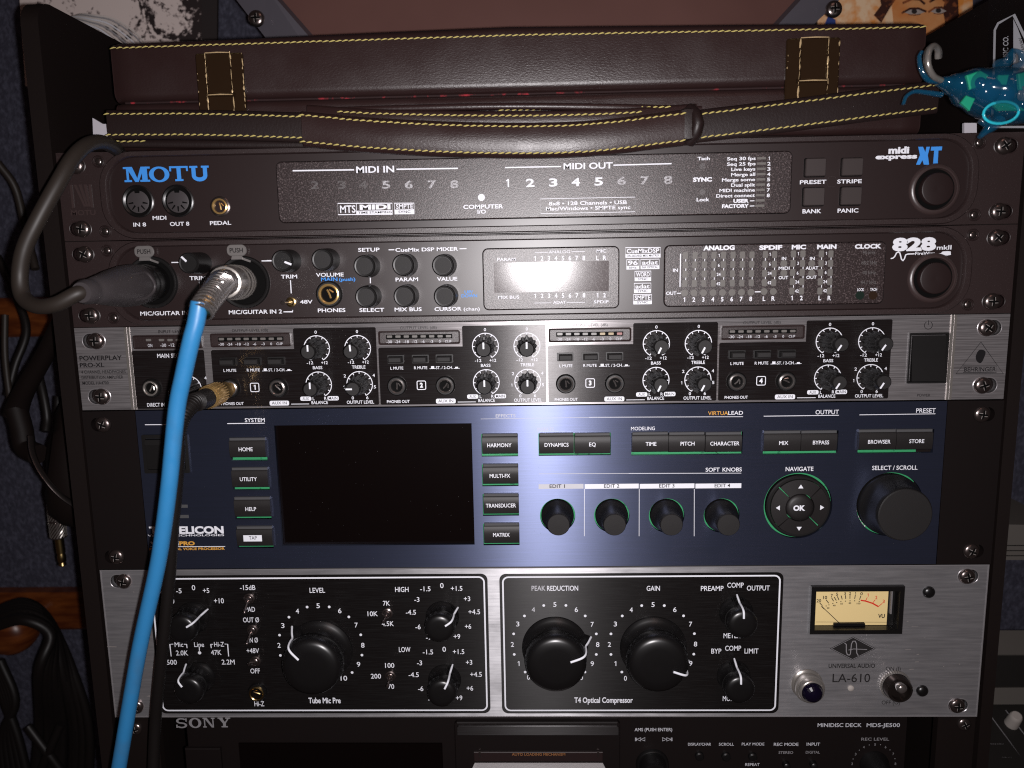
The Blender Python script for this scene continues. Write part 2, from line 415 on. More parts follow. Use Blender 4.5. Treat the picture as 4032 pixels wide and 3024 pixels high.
def screw(x, z, parent, h=0.0, s=1.0, rot=None):
    r = random.uniform(0, PI/2) if rot is None else rot
    o = put('screw', _screw, W(x,z,h), parent, rot=r); o.scale = (s,s,s)
    put('cross_slot', _crossme, W(x,z,h), o).location = (0,0,0)
    put('slot_glint', _glintme, W(x,z,h), o).location = (0,0,0)
    return o
_rivet = to_mesh('rivet', dome(2.0, 1.2), 'dark_chrome', 60, origin=Vector((0,0,0)))[0]
_rring = to_mesh('rivet_ring', MB().lathe(0,0,[(3.1,0),(3.1,.5),(2.7,.8),(2.3,.4),(2.3,0)],18,cap=False), 'textured_black', 60, origin=Vector((0,0,0)))[0]
def rivet(x, z, parent, h=0.0):
    put('rivet', _rivet, W(x,z,h), parent); put('rivet_ring', _rring, W(x,z,h), parent)
def slot_rims(dev, holes, m, h=0.0):
    for hpoly in holes:
        a = inset(hpoly, -.55); mk('slot_rim', MB().bands([(a,h+.02),(inset(hpoly,-.3),h+.16),(hpoly,h-.1),(hpoly,h-1.6)]), m, dev, 40)
def slot_hole(x, z, w=5.6, hh=3.6): return rrect(x-w, x+w, z-hh, z+hh, hh*.98, 6)
_jack = {}
def jack(x, z, parent, r=5.6, ring='chrome', nut='black_plastic', h=0.0, out=1.6, hexnut=False):
    key = (r, ring, nut, out)
    if key not in _jack:
        a = MB().lathe(0,0,[(r*1.28,0),(r*1.28,out*.5),(r*1.12,out),(r*.98,out)],28,cap=False)
        b = MB().lathe(0,0,[(r*.98,out-.4),(r*.98,out+.5),(r*.86,out+.7),(r*.76,out+.4),(r*.74,out-1.2)],28,cap=False)
        c = MB().lathe(0,0,[(r*.76,out-1.1),(r*.5,out-1.15)],24)
        g = MB().tube([(-r*.1,r*.45,out-.7),(r*.05,0,out-.5),(r*.1,-r*.4,out-.8)], r*.10, 6); g.tube([(r*.1,r*.42,out-.7),(r*.45,r*.1,out-.6)], r*.08, 6)
        _jack[key] = [to_mesh(nm, m, mt, 40, origin=Vector((0,0,0)))[0] for nm,m,mt in (('socket_collar',a,nut),('socket_ring',b,ring),('socket_bore',c,'black_hole'),('contact',g,ring))]
    e = put('jack_socket', _jack[key][0], W(x,z,h), parent)
    for nm, me in zip(('socket_ring','socket_bore','contact'), _jack[key][1:]):
        o = put(nm, me, W(x,z,h), e)
        if nm == 'contact': o.rotation_euler = (0, random.uniform(-1,1), 0)
    return e
def device(name, z, label): return empty(name, 0, z, 0, label, 'rack unit', 'rack units stacked in the cabinet')
def chassis(parent, z0, z1, w=215, d=150, h1=-3.2):
    mk('chassis', MB().prism([(-w,z0+.6),(w,z0+.6),(w,z1-.6),(-w,z1-.6)], -d, h1, back=True), 'cabinet_black', parent)
U = 44.45; HW = 241.3

# ================================================================== the two black units at the top
def black_unit_body(dev, zt):
    zb = zt-44.2
    holes = [slot_hole(s*232.5, z, 5.4, 3.4) for s in (-1,1) for z in (zt-6.6, zt-38.2)]
    plate('faceplate', [(-HW,zb),(HW,zb),(HW,zt-.2),(-HW,zt-.2)], holes, -3, 0, 'textured_black', dev)
    for s in (-1,1):
        for z in (zt-6.6, zt-38.2): screw(s*(232.5-1.0), z, dev, h=-.4)
        for z in (zt-4.9, zt-39.6): rivet(s*219.5, z, dev)
    slot_rims(dev, holes, 'textured_black')
    N = 8
    def rr(w, t, b, r): return rrect(-w, w, zt-b, zt-t, r, N)
    mb = MB(); mb.bands([(rr(218.6,.5,43.9,17.5),0),(rr(218.6,.5,43.9,17.5),3.2),(rr(218,.9,43.5,17),3.8),(rr(215.4,2.9,41.2,15),3.8),(rr(214.8,3.3,40.8,14.6),3.2),(rr(214.5,3.5,40.6,14.4),1.4)])
    mk('bezel', mb, 'textured_black', dev, 40)
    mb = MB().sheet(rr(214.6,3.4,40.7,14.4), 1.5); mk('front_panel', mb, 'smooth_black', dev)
    chassis(dev, zb, zt)
def window(name, dev, x0, x1, z0, z1, r=2.6, m='frosted_window', h=1.5, t=.9):
    mb = MB(); mb.bands([(rrect(x0-.35,x1+.35,z0-.35,z1+.35,r+.3),h-.2),(rrect(x0-.3,x1+.3,z0-.3,z1+.3,r+.3),h+.25),(rrect(x0,x1,z0,z1,r),h+.1)])
    w = MB(); w.bands([(rrect(x0,x1,z0,z1,r),h-.1),(rrect(x0,x1,z0,z1,r),h+t-.3),(rrect(x0+.35,x1-.35,z0+.35,z1-.35,r-.3),h+t)]); w.sheet(rrect(x0+.35,x1-.35,z0+.35,z1-.35,r-.3),h+t)
    o = mk(name, w, m, dev, 30); mk('window_groove', mb, 'black_hole', o); return o
HP = 1.62; HWN = 2.46
def ear_emblem(dev, y0):
    view(200,560,.40687); em = MB(); g_, f_ = glyphs('MOTU', .03); w_ = max(p[0] for p in g_)
    for sx_ in (-236.5,):
        em.add([(sx_+a/w_*13, y0-31.2+b*3.6, .34) for a,b in g_], f_)
        em.prism([(sx_+1,y0-27.5),(sx_+2.2,y0-27.5),(sx_+2.2,y0-16),(sx_+1,y0-16)],0,.4); em.prism([(sx_+10.8,y0-27.5),(sx_+12,y0-27.5),(sx_+12,y0-16),(sx_+10.8,y0-16)],0,.4)
        for k_ in range(3): em.prism([(sx_+3+k_*2.6,y0-16),(sx_+7.2+k_*1.2,y0-27),(sx_+8.4+k_*1.2,y0-27),(sx_+4.4+k_*2.6,y0-16)],0,.36+.02*k_)
    mk('embossed_mark', em, 'collar_black', dev, kind='stuff')

d1 = device('midi_interface', 0, 'topmost black rack unit with blue slab lettering and a long frosted window')
black_unit_body(d1, 0)
fp1 = next(c for c in d1.children if c.name.startswith('front_panel'))
win1 = window('frosted_window', d1, -128.4, 128.0, -37.0, -7.3)
wp = MB(); bp = MB()
# slab-serif capitals drawn as outlines on a unit box
def slab(mb, x0, x1, z0, z1, strokes, h):
    for kind, a in strokes:
        if kind == 'p': mb.sheet([(x0+u*(x1-x0), z0+v*(z1-z0)) for u,v in a], h)
        else:
            cx,cy,rx,ry,tx,ty,a0,a1 = a; n = 28; vs = []; 
            for i in range(n+1):
                t = math.radians(a0+(a1-a0)*i/n)
                for rx_,ry_ in ((rx,ry),(rx-tx,ry-ty)):
                    vs.append((x0+(cx+rx_*math.cos(t))*(x1-x0), z0+(cy+ry_*math.sin(t))*(z1-z0), h))
            mb.add([(a_,b_,c_+.03) for a_,b_,c_ in vs], [(2*i,2*i+1,2*i+3,2*i+2) for i in range(n)])
R4 = lambda a,b,c,d: ('p', [(a,b),(c,b),(c,d),(a,d)])
SL = {
 'M': [R4(.02,0,.30,.13),R4(.11,.13,.20,.9),R4(0,.87,.34,1),('p',[(.12,.98),(.42,0),(.56,0),(.34,1)]),('p',[(.46,0),(.55,0),(.80,1),(.66,1)]),R4(.66,.87,1,1),R4(.69,.13,.89,.9),R4(.61,0,.98,.13)],
 'O': [('e',(.5,.5,.5,.52,.23,.13,0,360))],
 'T': [R4(.28,0,.72,.13),R4(.39,.13,.61,.87),R4(0,.87,1,1),R4(0,.66,.1,.87),R4(.9,.66,1,.87)],
 'U': [R4(0,.87,.42,1),R4(.1,.36,.31,.87),('e',(.5,.37,.4,.39,.21,.26,180,360)),R4(.69,.36,.90,.87),R4(.6,.87,1,1)],
 'S': [('e',(.5,.72,.46,.29,.2,.13,30,262)),('e',(.5,.28,.48,.29,.2,.13,-150,82)),R4(.86,.66,.98,.98),R4(.02,.02,.14,.34),('p',[(.42,.59),(.48,.43),(.62,.42),(.56,.57)])],
 'N': [R4(0,.88,.3,1),R4(.1,.12,.2,.88),R4(0,0,.3,.12),('p',[(.1,1),(.72,0),(.9,0),(.34,1)]),R4(.7,.88,1,1),R4(.8,0,.9,.88)],
 'Y': [R4(0,.88,.42,1),R4(.6,.88,1,1),('p',[(.08,.92),(.38,.42),(.62,.42),(.36,.92)]),('p',[(.48,.42),(.62,.42),(.9,.92),(.78,.92)]),R4(.39,.1,.62,.45),R4(.26,0,.76,.12)],
}
view(200,560,.40687)
for ch, u0, u1 in (('M',703,962),('O',950,1148),('T',1150,1330),('U',1345,1533)):
    yv0, yv1 = (384,238) if ch in 'MO' else ((376,231) if ch == 'T' else (376,228))
    x0 = q(u0,310,HP)[0]; x1 = q(u1,310,HP)[0]; zz0 = q((u0+u1)/2,yv0,HP)[1]; zz1 = q((u0+u1)/2,yv1,HP)[1]
    slab(bp, x0, x1, zz0, zz1, SL[ch], HP)
T(wp,'MIDI',985,1118,732,36,HP,.018); T(wp,'IN 8',798,922,797,36,HP,.018); T(wp,'OUT 8',1152,1340,790,36,HP,.018); T(wp,'PEDAL',1540,1745,781,36,HP,.018)
view(3100,500,.42134)
T(wp,'PRESET',118,365,514,35,HP,.018); T(wp,'STRIPE',466,696,508,35,HP,.018); T(wp,'BANK',142,317,787,37,HP,.018); T(wp,'PANIC',470,664,781,37,HP,.018)
T(wp,'midi',946,1140,216,58,HP,.05); T(wp,'express',824,1214,275,42,HP,.05)
# big italic letters
def poly_px(mb, pts, h): mb.sheet([q(a,b,h) for a,b in pts], h)
poly_px(bp, [(1223,185),(1268,185),(1290,235),(1300,185),(1333,185),(1313,262),(1325,352),(1276,352),(1262,310),(1240,352),(1203,352),(1240,262)], HP)
poly_px(bp, [(1345,185),(1448,182),(1443,218),(1412,220),(1405,350),(1362,352),(1372,220),(1340,221)], HP)
mk('lettering', wp, 'white_print', fp1); mk('lettering', bp, 'blue_print', fp1, label='blue letters')
w2 = MB(); fr = MB(); fd = MB()
view(1050,560,.40687); H2 = HWN
T(w2,'MIDI IN',866,1234,263,60,H2,.022); LN(w2,[(252,276),(846,267)],13,H2); LN(w2,[(1256,262),(1850,253)],13,H2)
for s,u,v,m in (('2',465,415,fd),('3',725,413,fd),('4',935,412,fd),('5',1155,411,fr),('6',1375,410,fr),('7',1600,408,fr),('8',1816,406,fr)): T(m,s,u-40,u+40,v,70,H2+.0,.03)
LN(w2,[(688,592),(1216,590),(1218,697),(692,701)],6,H2,True); T(w2,'MTS',710,860,647,68,H2,.018); LN(w2,[(868,592),(870,700)],5,H2); T(w2,'MIDI',900,1198,627,44,H2,.05); BX(w2,872,660,1216,698,H2)
LN(w2,[(1236,590),(1426,589),(1428,692),(1240,694)],6,H2,True); T(w2,'SMPTE',1252,1416,620,44,H2,.018); BX(w2,1240,650,1428,694,H2)
w2.disc(*q(2078,534,H2),1.75,H2); T(w2,'COMPUTER',1902,2290,623,37,H2,.026); T(w2,'I/O',2040,2122,672,36,H2,.026)
ik = MB(); T(ik,'TIME STAMPING',884,1210,679,20,H2+.06,.01); T(ik,'SYNC',1275,1392,673,24,H2+.06,.01)
view(1900,560,.36166)
T(w2,'MIDI OUT',882,1418,257,64,H2,.022); LN(w2,[(246,276),(855,264)],13,H2); LN(w2,[(1425,250),(2058,233)],13,H2)
for s,u,v in (('1',272,445),('2',520,442),('3',770,438),('4',1015,433),('5',1265,427)): T(w2,s,u-(28 if s=='1' else 46),u+(28 if s=='1' else 46),v,82,H2,.026)
for s,u,v in (('6',1515,420),('7',1765,415),('8',2020,410)): T(fr,s,u-46,u+46,v,82,H2,.026)
LN(w2,[(630,617),(1662,597),(1660,757),(634,778)],4,H2,True); T(w2,'8x8 • 128 Channels • USB',722,1572,661,38,H2,.018); T(w2,'Mac/Windows • SMPTE sync',690,1610,716,38,H2,.018)
view(2600,560,.27125)
T(w2,'Tach',540,718,236,46,H2,.026); T(w2,'SYNC',475,750,541,56,H2,.05); T(w2,'Lock',527,712,832,48,H2,.026)
rows = [('Seq 30 fps',970,1385,234,'1'),('Seq 25 fps',968,1383,312,'2'),('Live keys',1030,1380,388,'3'),('Merge all',1028,1378,465,'4'),('Merge some',895,1376,541,'5'),('Dual split',1028,1376,617,'6'),('MIDI machine',858,1373,694,'7'),('Direct connect',812,1372,772,'8')]
led = MB()
for i,(s,a,b,v,nn) in enumerate(rows):
    T(w2,s,a,b,v+3,46,H2,.022); T(w2,nn,1555-i*1.5,1603-i*2,v,48,H2,.022)
T(w2,'USER',1060,1285,851,48,H2,.05); T(w2,'FACTORY',895,1285,926,48,H2,.05); LN(w2,[(1300,852),(1365,849)],12,H2); LN(w2,[(1300,927),(1365,924)],12,H2)
for i in range(10):
    x0,x1,z0,z1 = RECT(1405-i*2.6,216+i*76.5,1533-i*2.6,250+i*76.5,H2)
    mk('indicator_lamp', MB().prism([(x0,z0),(x1,z0),(x1,z1),(x0,z1)],H2-.3,H2+.12), 'led_clear', win1)
for u,v,hh in ((612,350,36),(610,725,110)):
    mk('indicator_lamp', MB().prism([(a*1+q(u,v,H2)[0], b+q(u,v,H2)[1]) for a,b in circ(0,0,1.55,12)],H2-.2,H2+.06), 'fade_print', win1)
mk('lettering', w2, 'white_print', win1); mk('lettering', fr, 'frost_print', win1, label='half faded numerals'); mk('lettering', fd, 'fade_print', win1, label='faded numerals'); mk('lettering', ik, 'dark_print', win1, label='small dark letters')
# round sockets
def din(u, v, dev):
    x, z = q(u, v, 1.5)
    a = MB().lathe(x,z,[(8.1,1.4),(8.1,2.1),(7.5,2.4),(6.9,2.0),(6.5,1.8)],32,cap=False); e = mk('round_socket', a, 'bakelite', dev, 40)
    mk('socket_gap', MB().sheet(circ(x,z,6.9,28),1.56), 'black_hole', e)
    mk('socket_core', MB().lathe(x,z-.3,[(5.6,1.5),(5.6,1.95),(5.3,2.05)],28), 'rubber_grey', e, 40)
    pn = MB()
    for k in range(5):
        a = math.radians(-90+(k-2)*40); st = len(pn.v); pn.sheet([(-1.3,-.45),(1.3,-.28),(1.3,.28),(-1.3,.45)],2.1)
        pn.xf(st, Matrix.Translation(Vector((x+3.7*math.cos(a), z-.3+3.7*math.sin(a), 0))) @ Matrix.Rotation(a,4,'Z'))
    pn.sheet([(x-1.2,z+4.0),(x+1.2,z+4.0),(x+1.5,z+5.6),(x-1.5,z+5.6)],2.1)
    mk('pin_hole', pn, 'black_hole', e)
view(200,560,.40687); din(848,572,d1); din(1232,568,d1)
x,z = q(1640,622,1.5); jack(x,z,d1,4.0,'gold','dark_chrome',1.4,.8)
# power button in a round collar
def power_button(u, v, dev):
    x, z = q(u, v, 1.5)
    mk('button_collar', MB().lathe(x,z,[(12.6,1.45),(12.2,2.3),(10.8,3.1),(10.2,3.0),(9.7,1.6)],40,cap=False), 'collar_black', dev, 40)
    mk('collar_recess', MB().sheet(circ(x,z,9.8,32),1.56), 'black_hole', dev)
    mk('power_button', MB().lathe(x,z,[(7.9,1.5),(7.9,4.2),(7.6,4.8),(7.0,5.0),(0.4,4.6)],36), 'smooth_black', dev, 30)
view(3100,500,.42134); power_button(1375,583,d1)
ear_emblem(d1, 0)
view(3100,500,.42134)
for u0,v0,u1,v1 in ((165,295,355,462),(508,292,700,455),(148,568,342,735),(498,562,688,728)):
    x0,x1,z0,z1 = RECT(u0,v0,u1,v1,2.2)
    b = mk('push_button', MB().prism(rrect(x0,x1,z0,z1,.7,3),1.5,3.6,.35), 'grey_button', d1, 30)
    mk('button_gap', MB().ring(rrect(x0-.4,x1+.4,z0-.4,z1+.4,.9,3),rrect(x0,x1,z0,z1,.7,3),1.58), 'black_hole', b)
hx,hz = q(415,512,1.5); mk('hex_mark', MB().ring(circ(hx,hz,2.9,6),circ(hx,hz,2.7,6),1.56), 'textured_black', fp1)

# ---- second unit
d2 = device('audio_interface', -U, 'black rack unit with two plugged microphone sockets and a display catching the flash')
black_unit_body(d2, -U)
fp2 = [c for c in d2.children if c.name.startswith('front_panel')][0]
wp = MB(); bp = MB()
view(200,900,.40687)
T(wp,'TRIM',1342,1500,479,37,HP,.018); LN(wp,[(1168,328),(1246,327)],10,HP); LN(wp,[(1438,515),(1442,585)],10,HP); LN(wp,[(2040,313),(2152,312)],10,HP)
T(wp,'MIC/GUITAR IN 1',865,1380,819,37,HP,.018); T(wp,'MIC/GUITAR IN 2',1722,2238,806,37,HP,.018); T(wp,'48V',1520,1650,720,35,HP,.018)
view(1050,930,.40687)
for s,a,b,v,c in (('TRIM',138,295,391,35),('48V',322,444,635,33),('VOLUME',477,745,373,35),('PHONES',495,762,717,35),('SETUP',885,1093,131,35),('PARAM',1247,1465,418,35),('VALUE',1648,1845,413,34),('SELECT',897,1138,714,35),('MIX BUS',1238,1500,708,35),('CURSOR',1624,1886,704,34)): T(wp,s,a,b,v,c,HP,.018)
T(wp,'(chan)',1906,2062,704,30,HP,.01); T(wp,'CueMix DSP MIXER',1245,1853,128,34,HP,.02)
LN(wp,[(1180,132),(1236,131)],9,HP); LN(wp,[(1866,122),(1934,120)],9,HP); LN(wp,[(230,426),(238,553)],10,HP); LN(wp,[(1003,402),(1004,455)],10,HP)
LN(wp,[(163,732),(252,731),(252,714)],9,HP); LN(wp,[(0,236),(64,236)],10,HP)
T(bp,'MAIN',526,685,417,34,HP,.018); T(bp,'(push)',700,858,417,30,HP,.02); T(bp,'UP/',1915,1995,540,28,HP,.02); T(bp,'DOWN',1885,2037,577,28,HP,.02)
ik = MB()
view(1880,930,.3481)
for a,b,c,d_,s1,s2 in ((1675,130,2070,240,'CueMixDSP','ON-BOARD MIX MATRIX'),(1688,266,1828,374,'96','kHz'),(1847,262,2056,370,'adat','96K OPTICAL'),(1780,397,1962,505,'WORD','SYNC'),(1773,533,1962,639,'adat','SYNC'),(1765,660,1970,768,'SMPTE','SYNC')):
    mid = b+(d_-b)*.64; LN(wp,[(a,b),(c,b-3),(c,d_-3),(a,d_)],6,HP,True); BX(wp,a,mid,c,d_-1,HP)
    T(wp,s1,a+14,c-14,(b+mid)/2,(mid-b)*.68,HP,.018); T(ik,s2,a+(14 if len(s2)>5 else (c-a)*.2),c-(14 if len(s2)>5 else (c-a)*.2),(mid+d_)/2,(d_-mid)*.62,HP+.08,.01)
view(3300,900,.33092)
T(wp,'828',645,1168,187,138,HP,.055); T(wp,'mkII',1175,1350,224,50,HP,.018); T(wp,'FireWire',918,1155,294,36,HP,.018)
LN(wp,[(626,356),(650,353),(672,335),(695,290),(715,278),(735,290),(755,368),(772,380),(788,362),(805,312),(830,303),(910,300)],14,HP); LN(wp,[(1155,299),(1225,298)],10,HP)
poly_px(wp,[(1215,300),(1245,272),(1300,268),(1340,272),(1342,312),(1300,320),(1245,318)],HP)
mk('lettering', wp, 'white_print', fp2); mk('lettering', bp, 'blue_print', fp2, label='blue letters'); mk('lettering', ik, 'dark_print', fp2, label='small dark letters')
# display
view(1880,930,.3481)
x0,x1,z0,z1 = RECT(66,130,1600,822,2.3); dwin = window('display_window', d2, x0, x1, z0, z1, 2.6)
x0,x1,z0,z1 = RECT(186,290,1486,630,2.4); mk('display', MB().sheet([(x0,z0),(x1,z0),(x1,z1),(x0,z1)],2.44), 'display_glass', dwin)
w2 = MB()
T(w2,'PARAM',224,430,262,34,H2,.01); T(w2,'MIX BUS',234,472,690,34,H2,.01); T(w2,'ANALOG',806,1046,177,32,H2,.0); T(w2,'MIC',1348,1456,167,34,H2,.01); T(w2,'ADAT',855,1002,748,32,H2,.01); T(w2,'SPDIF',1316,1484,742,32,H2,.01)
LN(w2,[(1062,175),(1216,172)],5,H2); LN(w2,[(650,187),(800,182)],5,H2); LN(w2,[(645,756),(835,753)],5,H2); LN(w2,[(1010,749),(1216,748)],5,H2)
for i in range(8):
    T(w2,str(i+1),650+i*79,None,252-i*.8,50,H2,.02); T(w2,str(i+1),652+i*79,None,676-i*1.2,48,H2,.02)
T(w2,'L',1358,None,246,48,H2,.02); T(w2,'R',1440,None,244,48,H2,.02); T(w2,'1',1357,None,668,46,H2,.02); T(w2,'2',1437,None,668,46,H2,.02)
mk('lettering', w2, 'white_print', dwin)
# meter window
view(2580,930,.41591)
x0,x1,z0,z1 = RECT(88,72,2172,650,2.3); mwin = window('meter_window', d2, x0, x1, z0, z1, 2.6)
w2 = MB(); fd = MB()
for s,a,b,v,c in (('ANALOG',455,752,110,40),('SPDIF',985,1202,107,38),('MIC',1292,1428,103,38),('MAIN',1533,1716,100,38),('CLOCK',1890,2142,96,38)): T(w2,s,a,b,v,c,H2,.05)
T(w2,'IN',168,215,322,30,H2,.02); T(w2,'OUT',103,200,540,30,H2,.02); LN(w2,[(204,540),(244,540)],8,H2); LN(w2,[(240,166),(234,480)],10,H2); LN(w2,[(943,527),(998,526)],10,H2)
lamp_sq = to_mesh('indicator_lamp', MB().prism(rrect(-1.25,1.25,-1.75,1.75,.5,2),-.25,.08), 'led_clear', origin=Vector((0,0,0)))[0]
lamp_rd = to_mesh('indicator_lamp', MB().prism(circ(0,0,1.75,12),-.25,.08), 'led_clear', origin=Vector((0,0,0)))[0]
def lamp(u, v, me=lamp_sq): x,z = q(u,v,H2); put('indicator_lamp', me, W(x,z,H2), mwin)
for i in range(8):
    u = 287+i*89.8
    for r,v in enumerate((184,272,360,448)): lamp(u-r*2.2, v-i*.9)
    for v in (225,313,402): LN(w2,[(u+3,v-14-i),(u+1,v+16-i)],7,H2)
    lamp(u-10, 538-i*1, lamp_rd); T(w2,str(i+1),u-12,None,601-i*1.1,40,H2,.026)
for u in (1042,1130):
    for r,v in enumerate((174,265,352,440)): lamp(u-r*3,v)
    for v in (220,305,395): LN(w2,[(u+1,v-16),(u-1,v+16)],7,H2)
    lamp(u-13,524,lamp_rd)
T(w2,'L',1030,None,592,40,H2,.026); T(w2,'R',1117,None,590,40,H2,.026)
for base,num in ((1308,('1','2')),(1573,('L','R'))):
    for j in (0,1):
        u = base+j*90
        for r,v in enumerate((168,257,344,431,519)): lamp(u-r*3.6,v)
        for v in (213,301,388,476): LN(w2,[(u+2,v-14),(u,v+16)],7,H2)
        T(w2,num[j],u-15,None,585,40,H2,.026)
for s,u,v in (('1',604,182),('6',602,275),('24',600,362),('42',598,450),('1',1086,172),('6',1085,264),('24',1083,352),('42',1080,440),('1',1354,166),('3',1352,257),('6',1348,349),('24',1344,433),('42',1340,519),('1',1620,163),('3',1617,255),('6',1614,343),('24',1609,430),('42',1606,516)): T(w2,s,u,None,v,28,H2,.02)
for s,a,b,v in (('IN',1198,1240,211),('MIDI',1168,1272,303),('OUT',1168,1258,392),('IN',1464,1510,211),('ADAT',1424,1544,301),('OUT',1430,1528,389)): T(w2,s,a,b,v,29,H2,.02)
for u in (1217,1481):
    for v in (259,349): lamp(u,v,lamp_rd)
for s,a,b,v,c in (('96 kHz',1965,2085,154,32),('88.2 kHz',1953,2098,250,34),('48 kHz',1960,2090,344,32),('44.1 kHz',1945,2092,436,34)): T(fd,s,a,b,v,c,H2,.02)
T(w2,'LOCK',1913,1977,506,26,H2,.02); T(w2,'TACH',2035,2100,504,26,H2,.02)
for u,m in ((1938,'led_green_dark'),(2062,'led_amber_dark')):
    x,z = q(u,560,H2); mk('indicator_lamp', MB().prism(circ(x,z,2.2,14),H2-.3,H2+.05), m, mwin)
mk('lettering', w2, 'white_print', mwin); mk('lettering', fd, 'fade_print', mwin, label='faded numerals')
view(3300,900,.33092); power_button(1125,590,d2)
# small knobs of the second unit
def small_knob(u, v, fu, fv, h=11.5, line=None, r=5.4, dev=None):
    """u,v face centre in the view; stands on the panel right behind it"""
    x, z = q(fu, fv, h)
    mb = MB().lathe(x,z,[(r*1.06,1.5),(r*1.02,h*.55),(r*1.0,h*.62),(r*.98,h-.9),(r*.90,h-.35),(r*.78,h-.5),(r*.76,h-.3)],32)
    k = mk('knob', mb, 'black_plastic', dev, 35)
    if line is not None:
        a = math.radians(line); m = MB()
        m.stroke([(x+1.2*math.sin(a),z+1.2*math.cos(a)),(x+r*.88*math.sin(a),z+r*.88*math.cos(a))], 1.0, h-.1); mk('pointer_line', m, 'white_print', k)
    else: mk('knob_cap', MB().disc(x,z,r*.74,h-.22,24), 'speckled_rubber', k)
    return k
view(200,900,.40687); small_knob(0,0,1330,335,17,-45,5.2,d2)
view(1050,930,.40687)
for fu,fv,h,ln in ((150,240,14.5,112),(537,228,14.5,None),(945,290,13,None),(1320,280,13,None),(1706,283,13,None),(960,588,13,None),(1333,583,13,None),(1723,583,13,None)): small_knob(0,0,fu,fv,h,ln,5.5,d2)
x,z = q(608,560,1.5); jack(x,z,d2,5.4,'gold','black_plastic',1.4,1.6)
# small bat switch
x,z = q(240,637,1.5); sw = mk('toggle_switch', MB().lathe(x,z,[(2.6,1.5),(2.6,2.6),(1.9,2.8),(1.4,4.2)],16), 'brass', d2, 40)
mk('lever', MB().tube([(x,z,3.5),(x-.6,z+.2,11),(x-.7,z+.2,13)],[.7,.8,1.1],8), 'dark_chrome', sw, 60)
# microphone sockets with push tabs
def mic_socket(u, v, pu, pv, dev):
    x, z = q(u, v, 1.5)
    e = mk('microphone_socket', MB().lathe(x,z,[(13.4,1.5),(13.4,2.4),(12.9,3.0),(11.8,3.0),(11.3,2.6),(11.0,1.6)],44,cap=False), 'black_plastic', dev, 40)
    mk('socket_bore', MB().sheet(circ(x,z,11.1,36),1.57), 'black_hole', e)
    tx, tz = q(pu, pv, 4.0)
    tab = MB().prism([(tx+a*1.0,tz+b) for a,b in rrect(-5.0,5.0,-2.9,2.9,2.4,5)],3.2,4.2,.3)
    tab.prism([(tx-3.0,tz-4.6),(tx+3.0,tz-4.6),(tx+2.4,tz-2.4),(tx-2.4,tz-2.4)],2.6,3.9)
    tab.prism([(tx+2.4,tz-4.7),(tx+6.5,tz-6.2),(tx+6.9,tz-5.3),(tx+2.6,tz-3.6)],2.6,3.5)
    t = mk('push_tab', tab, 'tab_metal', e, 30)
    lt = MB(); g,f = glyphs('PUSH', .02); gx = max(p[0] for p in g)
    lt.add([(tx-3.5+a/gx*7.0, tz-1.1+b*3.2, 4.25) for a,b in g], f); 
    mk('embossed_word', lt, 'ink', e)
view(200,900,.40687); mic_socket(985,520,900,222,d2); mic_socket(1875,520,1795,210,d2)

# ================================================================== silver headphone amplifier
OFFX = 0.0
def q(u, v, h=0.0):
    x, z = Q(V_[0]+u*V_[2], V_[1]+v*V_[2], h); return x+OFFX, z
d3 = device('headphone_amplifier', -2*U, 'silver rack unit with four numbered headphone channels and sixteen ribbed knobs')
zt, zb = -2*U-.1, -3*U+.5
holes = [slot_hole(s*(231.5), z, 5.8, 3.9) for s in (-1,1) for z in (zt-7.0, zb+7.2)]
plate('faceplate', [(-HW,zb),(HW,zb),(HW,zt),(-HW,zt)], holes, -3, 0, 'brushed_aluminium', d3)
for s in (-1,1):
    for z in (zt-7.0, zb+7.2): screw(s*230.2, z, d3, h=-.4, s=1.03)
slot_rims(d3, holes, 'plate_edge')
for s, u0, u1 in ((-1,-214.6,-211.8),(1,211.8,214.6)):
    b = MB(); b.box(u0,u0+1.2,zb,zt,-1,.7); b.box(u1-1.1,u1,zb,zt,-1,.5); mk('edge_strip', b, 'steel', d3)
chassis(d3, zb, zt)
HB = .12; HT = .22
prt = MB(); ikp = MB(); pad = MB()
PITCH = 88.25
def lamp_row(parent, x0, x1, z0, z1, xs, zc, cols, w=1.35, hh=.75):
    for x, c in zip(xs, cols):
        put('indicator_lamp', _lamps[c], W(x, zc, .1), parent)
_lamps = {c: to_mesh('indicator_lamp', MB().prism(rrect(-1.35,1.35,-.6,.6,.3,2),-.2,.30), c, origin=Vector((0,0,0)))[0] for c in ('led_clear','led_yellow','led_red')}
